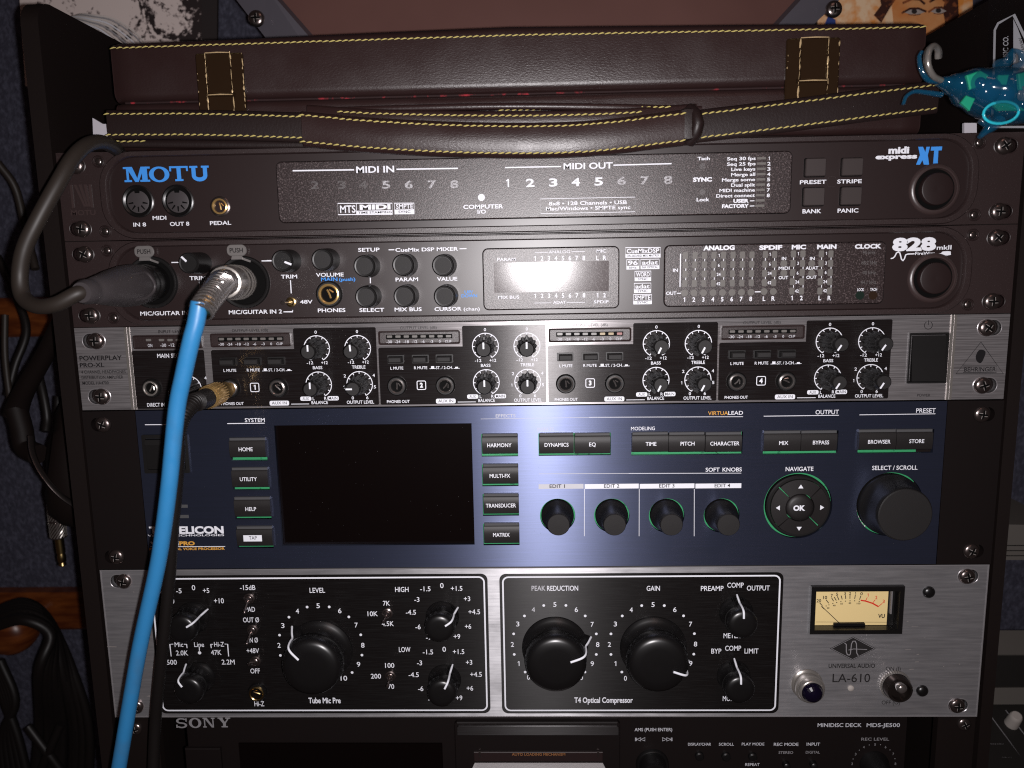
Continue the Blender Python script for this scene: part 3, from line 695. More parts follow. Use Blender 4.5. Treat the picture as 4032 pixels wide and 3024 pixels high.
def fluted_knob(x, z, ang, dev, r0=5.3, r1=3.75, h=16.5):
    key = 'fl'
    if key not in _jack:
        m = MB(); m.lathe(0,0,[(r0,0.1),(r0*.99,1),(r0*.93,6),(r0*.84,11.6),(r0*.82,12.2),(r1*1.06,12.6),(r1*1.06,13.2),(r1*1.02,h-.9),(r1*.96,h-.3),(r1*.86,h)], 60, flute=(12,.75,0,4))
        m.prism([(-.55,r0*.6),(.55,r0*.6),(.4,r0+.55),(-.4,r0+.55)], .1, 10.8)
        line = MB(); line.prism([(-.42,.3),(.42,.3),(.42,r1*.95),(-.42,r1*.95)], h-.6, h+.06)
        _jack[key] = (to_mesh('knob', m, 'black_plastic', 32, origin=Vector((0,0,0)))[0], to_mesh('pointer_line', line, 'white_print', origin=Vector((0,0,0)))[0],
                      to_mesh('knob_cap', MB().disc(0,0,r1*.85,h+.03,24), 'speckled_rubber', origin=Vector((0,0,0)))[0])
    a = math.radians(ang)
    k = put('knob', _jack[key][0], W(x,z,0), dev, rot=a)
    for i,nm in ((1,'pointer_line'),(2,'knob_cap')):
        o = put(nm, _jack[key][i], W(x,z,0), k); o.location = (0,0,0)
def dial(mb, x, z, r=6.75, cut=(-152,152), w=.42):
    mb.stroke(arcpts(x,z,r,-152,152,36), w, HT)
    for k in range(11):
        a = math.radians(-152+30.4*k); s_, c_ = math.sin(a), math.cos(a)
        mb.stroke([(x+r*s_,z+r*c_),(x+(r-1.15)*s_,z+(r-1.15)*c_)], w, HT)
def push_rect(u0,v0,u1,v1,dev,name='mute_button'):
    x0,x1,z0,z1 = RECT2(u0,v0,u1,v1,.1)
    e = mk(name, MB().bands([(rrect(x0,x1,z0,z1,.3,2),.1),(rrect(x0,x1,z0,z1,.3,2),.9),(rrect(x0+.5,x1-.5,z0+.5,z1-.5,.2,2),.9),(rrect(x0+.5,x1-.5,z0+.5,z1-.5,.2,2),.14)]), 'black_plastic', dev)
    mk('button_cap', MB().prism([(x0+.75,z0+.7),(x1-.75,z0+.7),(x1-.75,z1-.7),(x0+.75,z1-.7)],0,4.6,.5), 'speckled_rubber', e, 30)
def RECT2(u0,v0,u1,v1,h=0.0):
    x0,_ = q(u0,(v0+v1)/2,h); x1,_ = q(u1,(v0+v1)/2,h); _,z1 = q((u0+u1)/2,v0,h); _,z0 = q((u0+u1)/2,v1,h); return x0,x1,z0,z1
RECT = RECT2
def TP(s,u0,u1,v,c): T(prt,s,u0,u1,v,c,HT,.012)
ANG = {1:(0,-4,0,-90),2:(0,0,0,0),3:(205,206,205,207),4:(213,213,212,211)}
for k in (1,2,3,4):
    OFFX = (k-3)*PITCH
    view(1800,1250,.31646)
    ax0, az0 = q(1134,1055); _, azl = q(1134,345)
    view(2400,1250,.36166)
    bx1, bz1 = q(1182,48); bxm, _ = q(258,60); zbot = az0-.2
    pl = MB().sheet([(ax0,zbot+.5),(ax0+.5,zbot),(bx1-.5,zbot),(bx1,zbot+.5),(bx1,bz1-.6),(bx1-.6,bz1),(bxm+.6,bz1),(bxm,bz1-.6),(bxm,azl),(ax0+.7,azl),(ax0,azl-.7)], HB)
    mk('black_panel', pl, 'brushed_black', d3)
    view(1800,1250,.31646)
    x0,x1,z0,z1 = RECT(1135,128,2166,303)
    dm = mk('level_display', MB().bands([(rrect(x0,x1,z0,z1,1.1,4),.02),(rrect(x0,x1,z0,z1,1.1,4),.8),(rrect(x0+.5,x1-.5,z0+.5,z1-.5,.8,4),1.0),(rrect(x0+.9,x1-.9,z0+.9,z1-.9,.6,4),.5)]), 'textured_black', d3, 30)
    mk('display_face', MB().sheet(rrect(x0+.9,x1-.9,z0+.9,z1-.9,.6,4),.5), 'textured_black', dm)
    gx0,gx1,gz0,gz1 = RECT(1232,178,2066,232); mk('lamp_slot', MB().sheet([(gx0,gz0),(gx1,gz0),(gx1,gz1),(gx0,gz1)],.56), 'black_hole', dm)
    us = (1278,1384,1489,1594,1701,1808,1914,2020)
    for i,u in enumerate(us):
        x,z = q(u,206-i*.8,.4); put('indicator_lamp', _lamps['led_red' if (i==7 and k==3) else 'led_yellow' if (i in (5,6) and k in (3,)) else 'led_clear'], W(x,z,.55), dm)
    lt = MB()
    for s,a,b in (('-30',1236,1306),('-24',1343,1411),('-18',1450,1518),('-12',1555,1623),('-6',1674,1716),('-3',1782,1824),('0',1896,1918),('CLIP',1974,2053)): T(lt,s,a,b,272-(a-1236)*.008,32,.6,.012)
    mk('lettering', lt, 'pale_print', dm)
    T(ikp,'OUTPUT LEVEL (dB)',1412,1872,95,34,.06,.004)
    TP('L MUTE',1272,1434,602,34); TP('R MUTE',1570,1736,597,34); TP('ST. / 2-CH.',1845,2058,595,34); TP('PHONES OUT',1214,1500,1020,34)
    LN(prt,[(1765,609),(1842,607)],6,HT); BX(prt,1785,577,1824,608,HT); LN(prt,[(2070,606),(2145,603)],6,HT); BX(prt,2088,585,2124,604,HT)
    BX(prt,1832,984,2080,1044,HT,.8); T(ikp,'AUX IN',1860,2050,1012,36,HT+.06,.004)
    for u0,v0,u1,v1 in ((1242,437,1448,542),(1550,432,1760,537),(1850,428,2064,532)): push_rect(u0,v0,u1,v1,d3)
    x,z = q(1350,822); 
    jack(x,z,d3,4.0,'chrome','black_plastic',.1,2.0)
    x,z = q(1958,817); jack(x,z,d3,4.0,'chrome','black_plastic',.1,2.0)
    cx,cz = q(1655,815); prt.stroke(rrect(cx-2.25,cx+2.25,cz-2.25,cz+2.25,.7,4),.42,HT,True); T(prt,str(k),1655 if k!=1 else 1655,None,815,54,HT,.05)
    view(2400,1250,.36166)
    for nm,u,v,a in (('BASS',509,285,ANG[k][0]),('TREBLE',966,282,ANG[k][1]),('BALANCE',505,682,ANG[k][2]),('OUTPUT',961,678,ANG[k][3])):
        x,z = q(u,v); dial(prt,x,z); fluted_knob(x,z,a,d3)
    TP('0',498,523,104,32); TP('0',960,984,97,32); TP('-12',388,460,443,32); TP('+12',549,622,441,32); TP('BASS',452,558,496,32); TP('-12',846,918,436,32); TP('+12',1007,1080,434,32); TP('TREBLE',889,1039,489,34)
    TP('L',427,448,838,32); TP('R',556,582,834,32); TP('BALANCE',411,594,880,34); TP('2',790,816,587,32); TP('1',776,793,712,32); TP('4',1112,1138,581,32); TP('5',1117,1141,708,32); TP('0',863,887,830,32); TP('6',1025,1050,827,32); TP('OUTPUT LEVEL',805,1109,876,34)
    BX(prt,289,815,412,861,HT,.8); T(ikp,'AUX',314,386,838,32,HT+.06,.004); BX(prt,592,810,718,857,HT,.8); T(ikp,'MAIN',606,704,833,32,HT+.06,.004); LN(prt,[(183,898),(383,896)],7,HT)
OFFX = 0.0
# main section at the left
view(270,1270,.40687)
x0,x1,z0,z1 = RECT(650,268,1348,832); xr = q(1372,600)[0]-2.6
x1 = -172.3-1.0
x0 = x0-.6
mk('black_panel', MB().sheet(rrect(x0,x1,z0,z1,.8,3),HB), 'brushed_black', d3)
dx0,dx1,dz0,dz1 = RECT(628,118,1337,252); dx1 = x1
dm = mk('level_display', MB().bands([(rrect(dx0,dx1,dz0,dz1,1.1,4),.02),(rrect(dx0,dx1,dz0,dz1,1.1,4),.8),(rrect(dx0+.5,dx1-.5,dz0+.5,dz1-.5,.8,4),1.0),(rrect(dx0+.9,dx1-.9,dz0+.9,dz1-.9,.6,4),.5)]), 'textured_black', d3, 30)
mk('display_face', MB().sheet(rrect(dx0+.9,dx1-.9,dz0+.9,dz1-.9,.6,4),.5), 'textured_black', dm)
lt = MB()
for u in (780,905,988,1068,1150):
    x,z = q(u,168); put('indicator_lamp', _lamps['led_clear'], W(x,z,.55), dm)
T(lt,'ON',766,810,222,30,.6,.012); T(lt,'-30',888,944,220,30,.6,.012); T(lt,'-12',968,1025,218,30,.6,.012); T(lt,'CLIP',1060,1120,216,30,.6,.012); mk('lettering', lt, 'pale_print', dm)
T(ikp,'INPUT LEVEL (dB)',868,1205,86,32,.06,.004); TP('MAIN SECTION',857,1190,320,38); TP('DIRECT IN',760,930,796,34)
TP('4',1314,1335,536,28)
x,z = q(812,632); jack(x,z,d3,4.0,'steel','black_plastic',.1,2.0)
x,z = q(1165,640); dial(prt,x,z,6.75); fluted_knob(x,z,60,d3)
T(ikp,'POWERPLAY',105,516,343,44,.06,.02); T(ikp,'PRO-XL',108,345,411,42,.06,.02); T(ikp,'4 CHANNEL HEADPHONES',122,552,477,30,.06,.006); T(ikp,'DISTRIBUTION AMPLIFIER',126,528,530,30,.06,.006); T(ikp,'MODEL HA4700',134,388,585,30,.06,.006)
# power rocker and maker's plate at the right
view(3150,1220,.39873)
x0,x1,z0,z1 = RECT(1060,225,1450,722)
rk = mk('power_switch', MB().bands([(rrect(x0,x1,z0,z1,.5,2),.0),(rrect(x0,x1,z0,z1,.5,2),1.2),(rrect(x0+.8,x1-.8,z0+.8,z1-.8,.3,2),1.2),(rrect(x0+1.4,x1-1.4,z0+1.2,z1-1.2,.3,2),.16)]), 'black_plastic', d3, 30)
zm = (z0+z1)/2; rb = MB()
rb.add([(x0+1.6,z0+1.4,.2),(x1-1.6,z0+1.4,.2),(x1-1.6,z0+1.4,3.2),(x0+1.6,z0+1.4,3.2),(x1-1.6,zm,1.5),(x0+1.6,zm,1.5),(x1-1.6,z1-1.4,1.2),(x0+1.6,z1-1.4,1.2),(x0+1.6,z1-1.4,.2),(x1-1.6,z1-1.4,.2)], [(0,1,2,3),(3,2,4,5),(5,4,6,7),(7,6,9,8),(0,3,5,7,8),(1,9,6,4,2)])
mk('rocker', rb, 'black_plastic', rk)
cx,cz = q(1267,152); ikp.stroke(arcpts(cx,cz,2.0,32,328,20),.3,.06); ikp.stroke([(cx,cz+.2),(cx,cz+2.5)],.3,.06)
T(ikp,'POWER',1157,1287,843,26,.06,.004)
a,b,c = q(1787,318,.06), q(1540,632,.06), q(2008,632,.06); ikp.stroke([a,b,c],.28,.06,True)
LN(ikp,[(1612,553),(1942,555),(1940,620),(1610,618)],4,.06,True); T(ikp,'BEHRINGER',1622,1935,587,42,.06,.01)
cx,cz = q(1783,452,.06); ear = []
for i in range(22):
    t = 2*PI*i/22; ear.append((cx+2.3*math.cos(t)*(1+.18*math.sin(2*t)), cz+3.5*math.sin(t)+.4*math.cos(2*t)))
ikp.sheet(ear, .06)
f3 = next(c for c in d3.children if c.name.startswith('faceplate'))
mk('lettering', prt, 'white_print', f3); mk('lettering', ikp, 'dark_print', f3, label='dark lettering')

# ================================================================== blue voice processor
d4 = device('voice_processor', -3*U, 'tall blue rack unit with a black screen, green edged buttons and big scroll knob')
zt, zb = -3*U-.1, -5*U+.4
holes = [slot_hole(s*231.5, z, 5.6, 3.7) for s in (-1,1) for z in (zt-7.2, zb+7.2)]
for s in (-1,1):
    xa, xb = (-HW, -212.8) if s < 0 else (212.8, HW)
    plate('rack_ear', [(xa,zb),(xb,zb),(xb,zt),(xa,zt)], [h for h in holes if (h[0][0] < 0) == (s < 0)], -3, .9, 'ear_black', d4)
    for z in (zt-7.2, zb+7.2): screw(s*230.4, z, d4, h=.4)
pan = 0.6; HV = pan+.06
prt = MB(); org = MB(); ikv = MB(); pale = MB()
hl = []; btn = []; 
view(1800,1580,.51989)
hl_scr = None
view(0,0,1)
sx0,sx1,sz0,sz1 = RECT(1095,1672,1863,2150,pan); sz1 = Q(1470,1671,pan)[1]; sz0 = Q(1480,2147,pan)[1]
hl.append([(sx0,sz0),(sx1,sz0),(sx1,sz1),(sx0,sz1)])
def vbtn(u0,v0,u1,v1,txt,tu0,tu1,tv,cap=30,green=18,lit=False):
    """cap in view px at its front height; the cut-out reaches green px lower"""
    x0,x1,z0,z1 = RECT(u0,v0,u1,v1,3.2); btn.append((x0,x1,z0,z1,txt,(list(V_),tu0,tu1,tv,cap),lit))
    return x0,x1,z0,z1
def hole_of(u0,v0,u1,v1):
    x0,x1,z0,z1 = RECT(u0,v0,u1,v1,pan); hl.append([(x0,z0),(x1,z0),(x1,z1),(x0,z1)])
view(500,1580,.40687)
vbtn(988,357,1338,548,'HOME',1080,1216,465,36); hole_of(1003,355,1354,575)
vbtn(1012,645,1362,838,'UTILITY',1092,1257,754,36); hole_of(1022,648,1375,860)
vbtn(1036,932,1385,1125,'HELP',1145,1250,1043,36); hole_of(1042,935,1393,1141)
vbtn(1060,1216,1405,1408,'TAP',1180,1256,1322,34,lit=True); hole_of(1064,1218,1414,1420)
view(1800,1580,.51989)
for a,b,c,d_,hb,t,t0,t1,tv in ((190,248,460,402,418,'HARMONY',228,412,333),(195,478,463,630,643,'MULTI-FX',246,402,565),(200,703,467,857,867,'TRANSDUCER',217,446,790),(204,927,471,1080,1090,'MATRIX',272,398,1012)):
    vbtn(a,b,c,d_,t,t0,t1,tv,28); hole_of(a-6,b-1,c+1,hb)
for a,c,t,t0,t1,tv in ((622,884,'DYNAMICS',662,844,330),(890,1160,'EQ',1000,1050,327)): vbtn(a,243,c,400,t,t0,t1,tv,28)
hole_of(616,240,1164,411)
for a,c,t,t0,t1,tv,dv in ((1326,1600,'TIME',1428,1509,323,0),(1604,1876,'PITCH',1692,1798,321,0),(1882,2156,'CHARACTER',1917,2138,320,0)): vbtn(a,236,c,388,t,t0,t1,tv,28)
hole_of(1320,234,2162,406)
view(2880,1560,.5208)
for a,c,t,t0,t1,tv,dv in ((246,524,'MIX',361,430,354,2),(528,800,'BYPASS',616,739,350,0)): vbtn(a,262+dv,c,418+dv,t,t0,t1,tv,28)
hole_of(240,262,806,438)
for a,c,t,t0,t1,tv,dv in ((966,1246,'BROWSER',1033,1203,345,2),(1250,1524,'STORE',1345,1458,340,0)): vbtn(a,252+dv,c,408+dv,t,t0,t1,tv,28)
hole_of(958,252,1528,430)
knobs4 = []
view(1800,1580,.51989)
for u in (761,1171,1587,2003): knobs4.append(q(u,866,pan)); hl.append(circ(*q(u,866,pan), 9.45, 40))
view(2880,1560,.5208)
sel = q(1197,818,pan); nav = q(503,829,pan); hl.append(circ(*sel,17.4,56)); hl.append(circ(*nav,18.0,56))
f4 = plate('faceplate', [(-212.6,zb),(212.6,zb),(212.6,zt),(-212.6,zt)], hl, -1.6, pan, 'blue_anodized', d4)
chassis(d4, zb, zt, h1=-4.2)
pc = mk('circuit_board', MB().sheet([(-190,zb+3),(200,zb+3),(200,zt-3),(-190,zt-3)], -3.2), 'circuit_green', d4)
# tracks and component marks on the board
tr = MB()
for i in range(60):
    x = random.uniform(-5,195); z = random.uniform(zb+8, zt-10); L = random.uniform(2,7)
    tr.stroke([(x,z),(x+L,z+L*random.choice((0,.6,-.6)))], .25, -3.14)
mk('board_track', tr, 'cabinet_black', pc)
tr = MB()
for i in range(26):
    a = math.radians(random.uniform(190,235)); r = random.uniform(15.6,17.6); tr.box(sel[0]+r*math.cos(a),sel[0]+r*math.cos(a)+random.uniform(.4,1.2),sel[1]+r*math.sin(a),sel[1]+r*math.sin(a)+random.uniform(.3,.9),-3.1,-2.6)
mk('board_component', tr, 'silk_white', pc)
mk('screen', MB().sheet([(sx0-2,sz0-2),(sx1+2,sz0-2),(sx1+2,sz1+2),(sx0-2,sz1+2)], -1.95), 'screen_black', d4)
ds = MB()
for i in range(26): ds.disc(random.uniform(sx0+1,sx1-1), random.uniform(sz0+1,sz1-1), random.uniform(.04,.09), -1.85, 6)
mk('dust', ds, 'dim_print', d4, kind='stuff')
ds = MB()
for i in range(110): ds.disc(random.uniform(-208,208), random.uniform(zb+1,zt-1), random.uniform(.05,.12), pan+.02, 5)
mk('dust', ds, 'dim_print', f4, kind='stuff')
for x0,x1,z0,z1,txt,(vw,t0,t1,tv,cap),lit in btn:
    zs = z1-1.55; hgt = z1-z0
    m = MB(); P = [(z0,-1.5),(z0,1.9),(z0+.5,2.7),(z0+hgt*.28,3.15),(z0+hgt*.5,3.25),(zs-.5,3.1),(zs,2.75),(zs,-1.5)]
    n = len(P); vs = [(x0,a,b) for a,b in P]+[(x1,a,b) for a,b in P]
    m.add(vs, [(i,i+1,n+i+1,n+i) for i in range(n-1)]+[tuple(range(n))[::-1], tuple(range(n,2*n))])
    b = mk('push_button', m, 'button_black', d4, 35, fix=True)
    mk('light_bar', MB().prism([(x0+.15,zs+.05),(x1-.15,zs+.05),(x1-.15,z1),(x0+.15,z1)],-1.5,2.7,.25), 'light_bar', b, 30)
    V_[:] = vw; lt = MB()
    if lit:
        pm = MB(); BX(pm,1127,1296,1306,1356,3.34); mk('white_label', pm, 'white_print', b); T(lt,txt,t0,t1,tv,cap,3.4,.004); mk('lettering', lt, 'dark_print', b)
    else: T(lt,txt,t0,t1,tv,cap,3.36,.012); mk('lettering', lt, 'white_print', b)
for (x,z) in knobs4:
    k = mk('knob', MB().lathe(x,z,[(8.7,-1.5),(8.7,1.2),(8.3,2.0),(7.1,3.6),(6.5,6),(6.1,11),(5.95,14.6),(5.6,15.4)],40), 'black_plastic', d4, 40)
    mk('knob_cap', MB().lathe(x,z,[(5.75,15.3),(5.5,15.6),(.3,15.7)],36), 'speckled_rubber', k, 30)
k = mk('scroll_knob', MB().lathe(*sel,[(16.6,-1.5),(16.6,1.8),(16.2,2.6),(14.9,4.2),(14.3,8),(14.0,15),(13.85,17.2),(13.3,18)],56), 'black_plastic', d4, 40, label='largest knob')
mk('knob_cap', MB().lathe(*sel,[(13.55,17.8),(13.1,18.1),(.3,18.25)],48), 'speckled_rubber', k, 30)
nx,nz = nav
k = mk('navigation_pad', MB().lathe(nx,nz,[(16.9,-1.5),(16.9,1.4),(16.2,2.0),(15.2,2.0),(15.0,1.6)],56,cap=False), 'black_plastic', d4, 40)
for i in range(4):
    a0 = -45+90*i+1.1; a1 = a0+90-2.2; out = arcpts(nx,nz,14.9,a0,a1,12); inn = arcpts(nx,nz,7.6,a0,a1,12)
    m = MB(); nn = len(out)
    m.add([(x,z,3.0) for x,z in out]+[(x,z,3.7) for x,z in inn]+[(x,z,.5) for x,z in out]+[(x,z,.5) for x,z in inn],
          [(j+1,j,nn+j,nn+j+1) for j in range(nn-1)]+[(2*nn+j,j,j+1,2*nn+j+1) for j in range(nn-1)]+[(nn+j,3*nn+j,3*nn+j+1,nn+j+1) for j in range(nn-1)]+[(0,2*nn,3*nn,nn),(nn-1,2*nn-1,4*nn-1,3*nn-1)])
    mk('arrow_key', m, 'button_black', k, 30)
    a = math.radians(90*i); c, s_ = math.cos(a), math.sin(a); st = []
    for (px,pz) in ((0,12.6),(-1.35,10.5),(1.35,10.5)): st.append((nx+px*c+pz*s_, nz-px*s_+pz*c, 3.78))
    mk('arrow_mark', MB().add(st,[(0,1,2)]), 'white_print', k)
mk('centre_key', MB().lathe(nx,nz,[(7.2,.5),(7.2,3.4),(6.8,4.1),(5.2,4.7),(2.6,5.05),(.3,5.15)],36), 'button_black', k, 40)
lt = MB(); T(lt,'OK',468,558,846,36,5.3,.05); mk('lettering', lt, 'white_print', k)
# print on the blue panel
view(500,1580,.40687)
T(prt,'SYSTEM',1140,1333,182,36,HV,.012); LN(prt,[(970,216),(1332,212)],8,HV); LN(prt,[(174,227),(420,225)],8,HV)
T(prt,'TC·HELICON',215,935,1247,64,HV,.045); T(prt,'VOCAL TECHNOLOGIES',200,940,1298,17,HV,.012); T(prt,'VOICE',222,502,1376,34,HV,.05); T(org,'PRO',506,656,1375,34,HV,.05); LN(prt,[(225,1407),(950,1405)],6,HV); T(org,'PROFESSIONAL VOICE PROCESSOR',215,946,1428,22,HV,.03)
for u0,v0,u1,v1 in ((508,1000,588,1030),(508,1099,598,1130)):
    x0,x1,z0,z1 = RECT(u0,v0,u1,v1,pan); mk('indicator_lamp', MB().prism([(x0,z0),(x1,z0),(x1,z1),(x0,z1)],pan-.3,pan+.15), 'light_bar', d4)
x0,x1,z0,z1 = RECT(165,320,605,690,pan)
rk = mk('power_switch', MB().bands([(rrect(x0,x1,z0,z1,.6,2),pan-.2),(rrect(x0,x1,z0,z1,.6,2),pan+1.3),(rrect(x0+2,x1-2,z0+2,z1-2,.4,2),pan+1.4),(rrect(x0+2,x1-2,z0+2,z1-2,.4,2),pan+.1)]), 'black_plastic', d4, 30)
mk('rocker', MB().add([(x0+2.3,z0+2.4,1),(x1-2.3,z0+2.4,1),(x1-2.3,z0+2.4,2.2),(x0+2.3,z0+2.4,2.2),(x1-2.3,z1-5,3.8),(x0+2.3,z1-5,3.8),(x1-2.3,z1-2.4,3.2),(x0+2.3,z1-2.4,3.2),(x0+2.3,z1-2.4,.8),(x1-2.3,z1-2.4,.8)],[(0,1,2,3),(3,2,4,5),(5,4,6,7),(7,6,9,8),(0,3,5,7,8),(1,9,6,4,2)]), 'black_plastic', rk)
view(1800,1580,.51989)
T(org,'VIRTUA',1900,2052,90,28,HV,.006); T(prt,'LEAD',2054,2165,88,28,HV,.006); LN(prt,[(1000,121),(2165,117)],4,HV); LN(pale,[(178,134),(1000,122)],3,HV); T(pale,'EFFECTS',292,442,110,24,HV,.004)
T(pale,'INSERTS',608,732,213,27,HV,.004); T(prt,'MODELING',1317,1498,206,26,HV,.004); T(prt,'SOFT',1882,1988,518,29,HV,.012); T(prt,'KNOBS',2010,2156,517,29,HV,.012); LN(prt,[(1300,546),(2152,544)],4,HV); LN(pale,[(620,550),(1300,546)],4,HV)
wh = MB()
for i,(u0,u1) in enumerate(((617,957),(966,1375),(1383,1797),(1805,2152))):
    BX(prt if i else pale,u0,627-i*1.5,u1,663-i*1.5,HV); T(ikv,'EDIT %d'%(i+1),(700,1112,1530,1950)[i],(816,1228,1646,2068)[i],643-i*1.5,26,HV+.06,.012)
for u in (964,1379,1796): LN(prt,[(u,664),(u-1,1022)],4,HV)
view(2880,1560,.5208)
T(prt,'OUTPUT',636,812,120,32,HV,.006); LN(prt,[(244,151),(812,144)],5,HV); T(prt,'PRESET',1397,1544,108,32,HV,.006); LN(prt,[(968,141),(1542,133)],5,HV)
T(prt,'NAVIGATE',410,620,550,31,HV,.012); T(prt,'SELECT / SCROLL',1064,1407,541,31,HV,.012)
mk('lettering', prt, 'white_print', f4); mk('lettering', org, 'orange_print', f4, label='orange lettering'); mk('lettering', ikv, 'dark_print', f4, label='dark lettering'); mk('lettering', pale, 'pale_print', f4, label='pale lettering')

# ================================================================== preamplifier with two black panels
d5 = device('tube_preamplifier', -5*U, 'tall silver and black rack unit with big round black knobs and a cream needle meter')
zt, zb = -5*U-.3, -7*U+.5
holes = [slot_hole(s*230.5, z, 5.2, 3.7) for s in (-1,1) for z in (zt-6.6, zb+6.6)]
view(3050,2180,.44394)
mo = RECT(342,318,1118,690,0); holes.append([(mo[0],mo[2]),(mo[1],mo[2]),(mo[1],mo[3]),(mo[0],mo[3])])
f5 = plate('faceplate', [(-HW+.2,zb),(HW-.2,zb),(HW-.2,zt),(-HW+.2,zt)], holes, -3, 0, 'plain_aluminium', d5)
slot_rims(d5, holes[:4], 'plate_edge')
mk('plate_rim', MB().bands([([(-HW+.2,zb),(HW-.2,zb),(HW-.2,zt),(-HW+.2,zt)],.0),([(-HW+.2,zb),(HW-.2,zb),(HW-.2,zt),(-HW+.2,zt)],.25),([(-HW+.7,zb+.5),(HW-.7,zb+.5),(HW-.7,zt-.5),(-HW+.7,zt-.5)],.25),([(-HW+.8,zb+.6),(HW-.8,zb+.6),(HW-.8,zt-.6),(-HW+.8,zt-.6)],.02)]), 'plate_edge', d5)
for s in (-1,1):
    for z in (zt-6.6, zb+6.6): screw(s*229.0+.8, z, d5, h=-.2, s=1.0)
chassis(d5, zb, zt)
HL = .22
prt = MB(); ikl = MB(); fnt = MB()
view(0,0,1)
regs = []
for (ul,ur,vt,vb,um) in ((619,1912,2275,2796,1266),(1985,3061,2269,2796,2520)):
    x0 = q(ul,2536,0)[0]; x1 = q(ur,2536,0)[0]; z1 = q(um,vt,0)[1]; z0 = q(um,vb,0)[1]
    regs.append((x0,x1,z0,z1))
    mk('black_panel', MB().sheet(rrect(x0-1.9,x1+1.9,z0-1.9,z1+1.9,3.6,6),.1), 'preamp_black', d5)
    prt.stroke(rrect(x0,x1,z0,z1,3.0,6), .85, HL, True)
def TL(s,u0,u1,v,c,b=.006): T(prt,s,u0,u1,v,c,HL,b)
def DOT(u,v,r=.75): prt.disc(*q(u,v,HL),r,HL,12)
view(360,2200,.40687)
for s,a,b,v,c in (('GAIN',640,745,314,44),('-10',720,802,410,48),('-5',819,872,311,46),('0',971,1004,280,48),('+5',1078,1140,308,46),('+10',1186,1281,407,48),('Mic',805,888,831,44),('Line',994,1089,831,44),('Hi-Z',1187,1283,828,44),('2.0K',818,935,912,46),('47K',1157,1258,907,46),('500',729,826,1002,46),('2.2M',1260,1386,1000,46),('-15dB',1437,1586,279,46),('PAD',1490,1583,490,46),('OUT Ø',1467,1622,592,46),('IN Ø',1520,1611,787,46),('+48V',1502,1622,890,46),('OFF',1538,1630,1086,46),('Hi-Z',1577,1672,1404,46)): TL(s,a,b,v,c)
for pts in (((772,945),(759,828),(792,826)),((897,828),(921,828),(926,865)),((1160,865),(1155,828),(1176,828)),((1290,826),(1318,826),(1328,945)),((1043,852),(1046,890))): LN(prt,pts,8,HL)
DOT(1047,910,.95)
view(1050,2200,.41591)
for s,a,b,v,c in (('LEVEL',406,552,299,46),('1',150,166,1000,44),('0',225,250,1130,44),('2',102,132,820,44),('3',137,168,633,44),('4',275,306,496,44),('5',471,503,445,44),('6',676,708,493,44),('7',833,862,628,44),('8',894,926,819,44),('9',853,886,1000,44),('10',700,762,1131,44),('HIGH',1216,1343,291,46),('-1.5',1453,1551,285,44),('0',1642,1675,254,46),('+1.5',1743,1853,281,44),('-3',1398,1446,386,44),('+3',1867,1927,379,44),('-4.5',1317,1413,507,44),('+4.5',1910,2020,503,44),('-6',1408,1458,645,44),('+6',1876,1936,641,44),('-9',1508,1555,745,44),('+9',1770,1832,736,44),
 ('7K',1101,1168,422,44),('10K',955,1052,521,44),('4.5K',1090,1203,615,44),('100',1121,1208,1010,44),('200',986,1082,1112,44),('70',1150,1207,1210,44),('LOW',1252,1361,860,46),('-1.5',1478,1575,883,44),('0',1664,1697,857,46),('+1.5',1762,1871,880,44),('-3',1423,1471,986,44),('+3',1886,1946,981,44),('-4.5',1344,1440,1098,44),('+4.5',1927,2037,1095,44),('-6',1433,1483,1230,44),('+6',1893,1955,1226,44),('-9',1530,1580,1330,44),('+9',1792,1852,1318,44)): TL(s,a,b,v,c)
for u,v in ((383,457),(592,456),(211,553),(778,551),(122,723),(891,720),(130,915),(902,912),(215,1078),(809,1077)): DOT(u,v)
T(prt,'Tube Mic Pre',396,700,1342,50,HL,.022)
view(1950,2200,.37969)
for s,a,b,v,c in (('GAIN',1570,1708,307,50),('5',602,635,474,48),('6',824,858,528,48),('7',990,1022,680,48),('8',1045,1080,890,48),('9',989,1024,1089,48),('3',217,250,677,48),('2',162,194,889,48),('1',232,252,1088,48),('0',330,360,1230,48),('10',850,910,1232,48),
 ('1',1236,1256,1088,48),('2',1168,1200,889,48),('3',1229,1262,677,48),('4',1394,1426,530,48),('5',1620,1653,475,48),('6',1845,1880,528,48),('7',2010,2042,678,48),('8',2060,2094,885,48),('9',2010,2044,1085,48),('0',1335,1365,1240,48),('10',1880,1940,1240,48)): TL(s,a,b,v,c)
T(prt,'REDUCTION',537,860,306,50,HL,.01); T(fnt,'PEAK',377,520,306,50,HL,.006); T(fnt,'4',378,412,528,48,HL,.006)
for u,v in ((503,485),(733,484),(303,593),(933,593),(191,779),(1048,779),(197,992),(1048,992),(310,1175),(930,1175),(1519,486),(1753,486),(1317,593),(1953,592),(1200,779),(2065,777),(1200,992),(2059,989),(1313,1175),(1950,1172)): DOT(u,v)
T(prt,'T4 Optical Compressor',820,1427,1466,54,HL,.022)
view(2650,2200,.37965)
for s,a,b,v,c in (('PREAMP',289,524,308,50),('COMP',563,733,274,50),('OUTPUT',766,1003,304,50),('METER',524,700,798,50),('BYP',397,501,958,50),('COMP',540,706,928,50),('LIMIT',742,886,957,50),('MODE',516,660,1450,50)): TL(s,a,b,v,c)
lt5 = mk('lettering', prt, 'white_print', f5); mk('lettering', fnt, 'pale_print', f5, label='faint lettering')
sc_ = MB(); view(3050,2180,.44394)
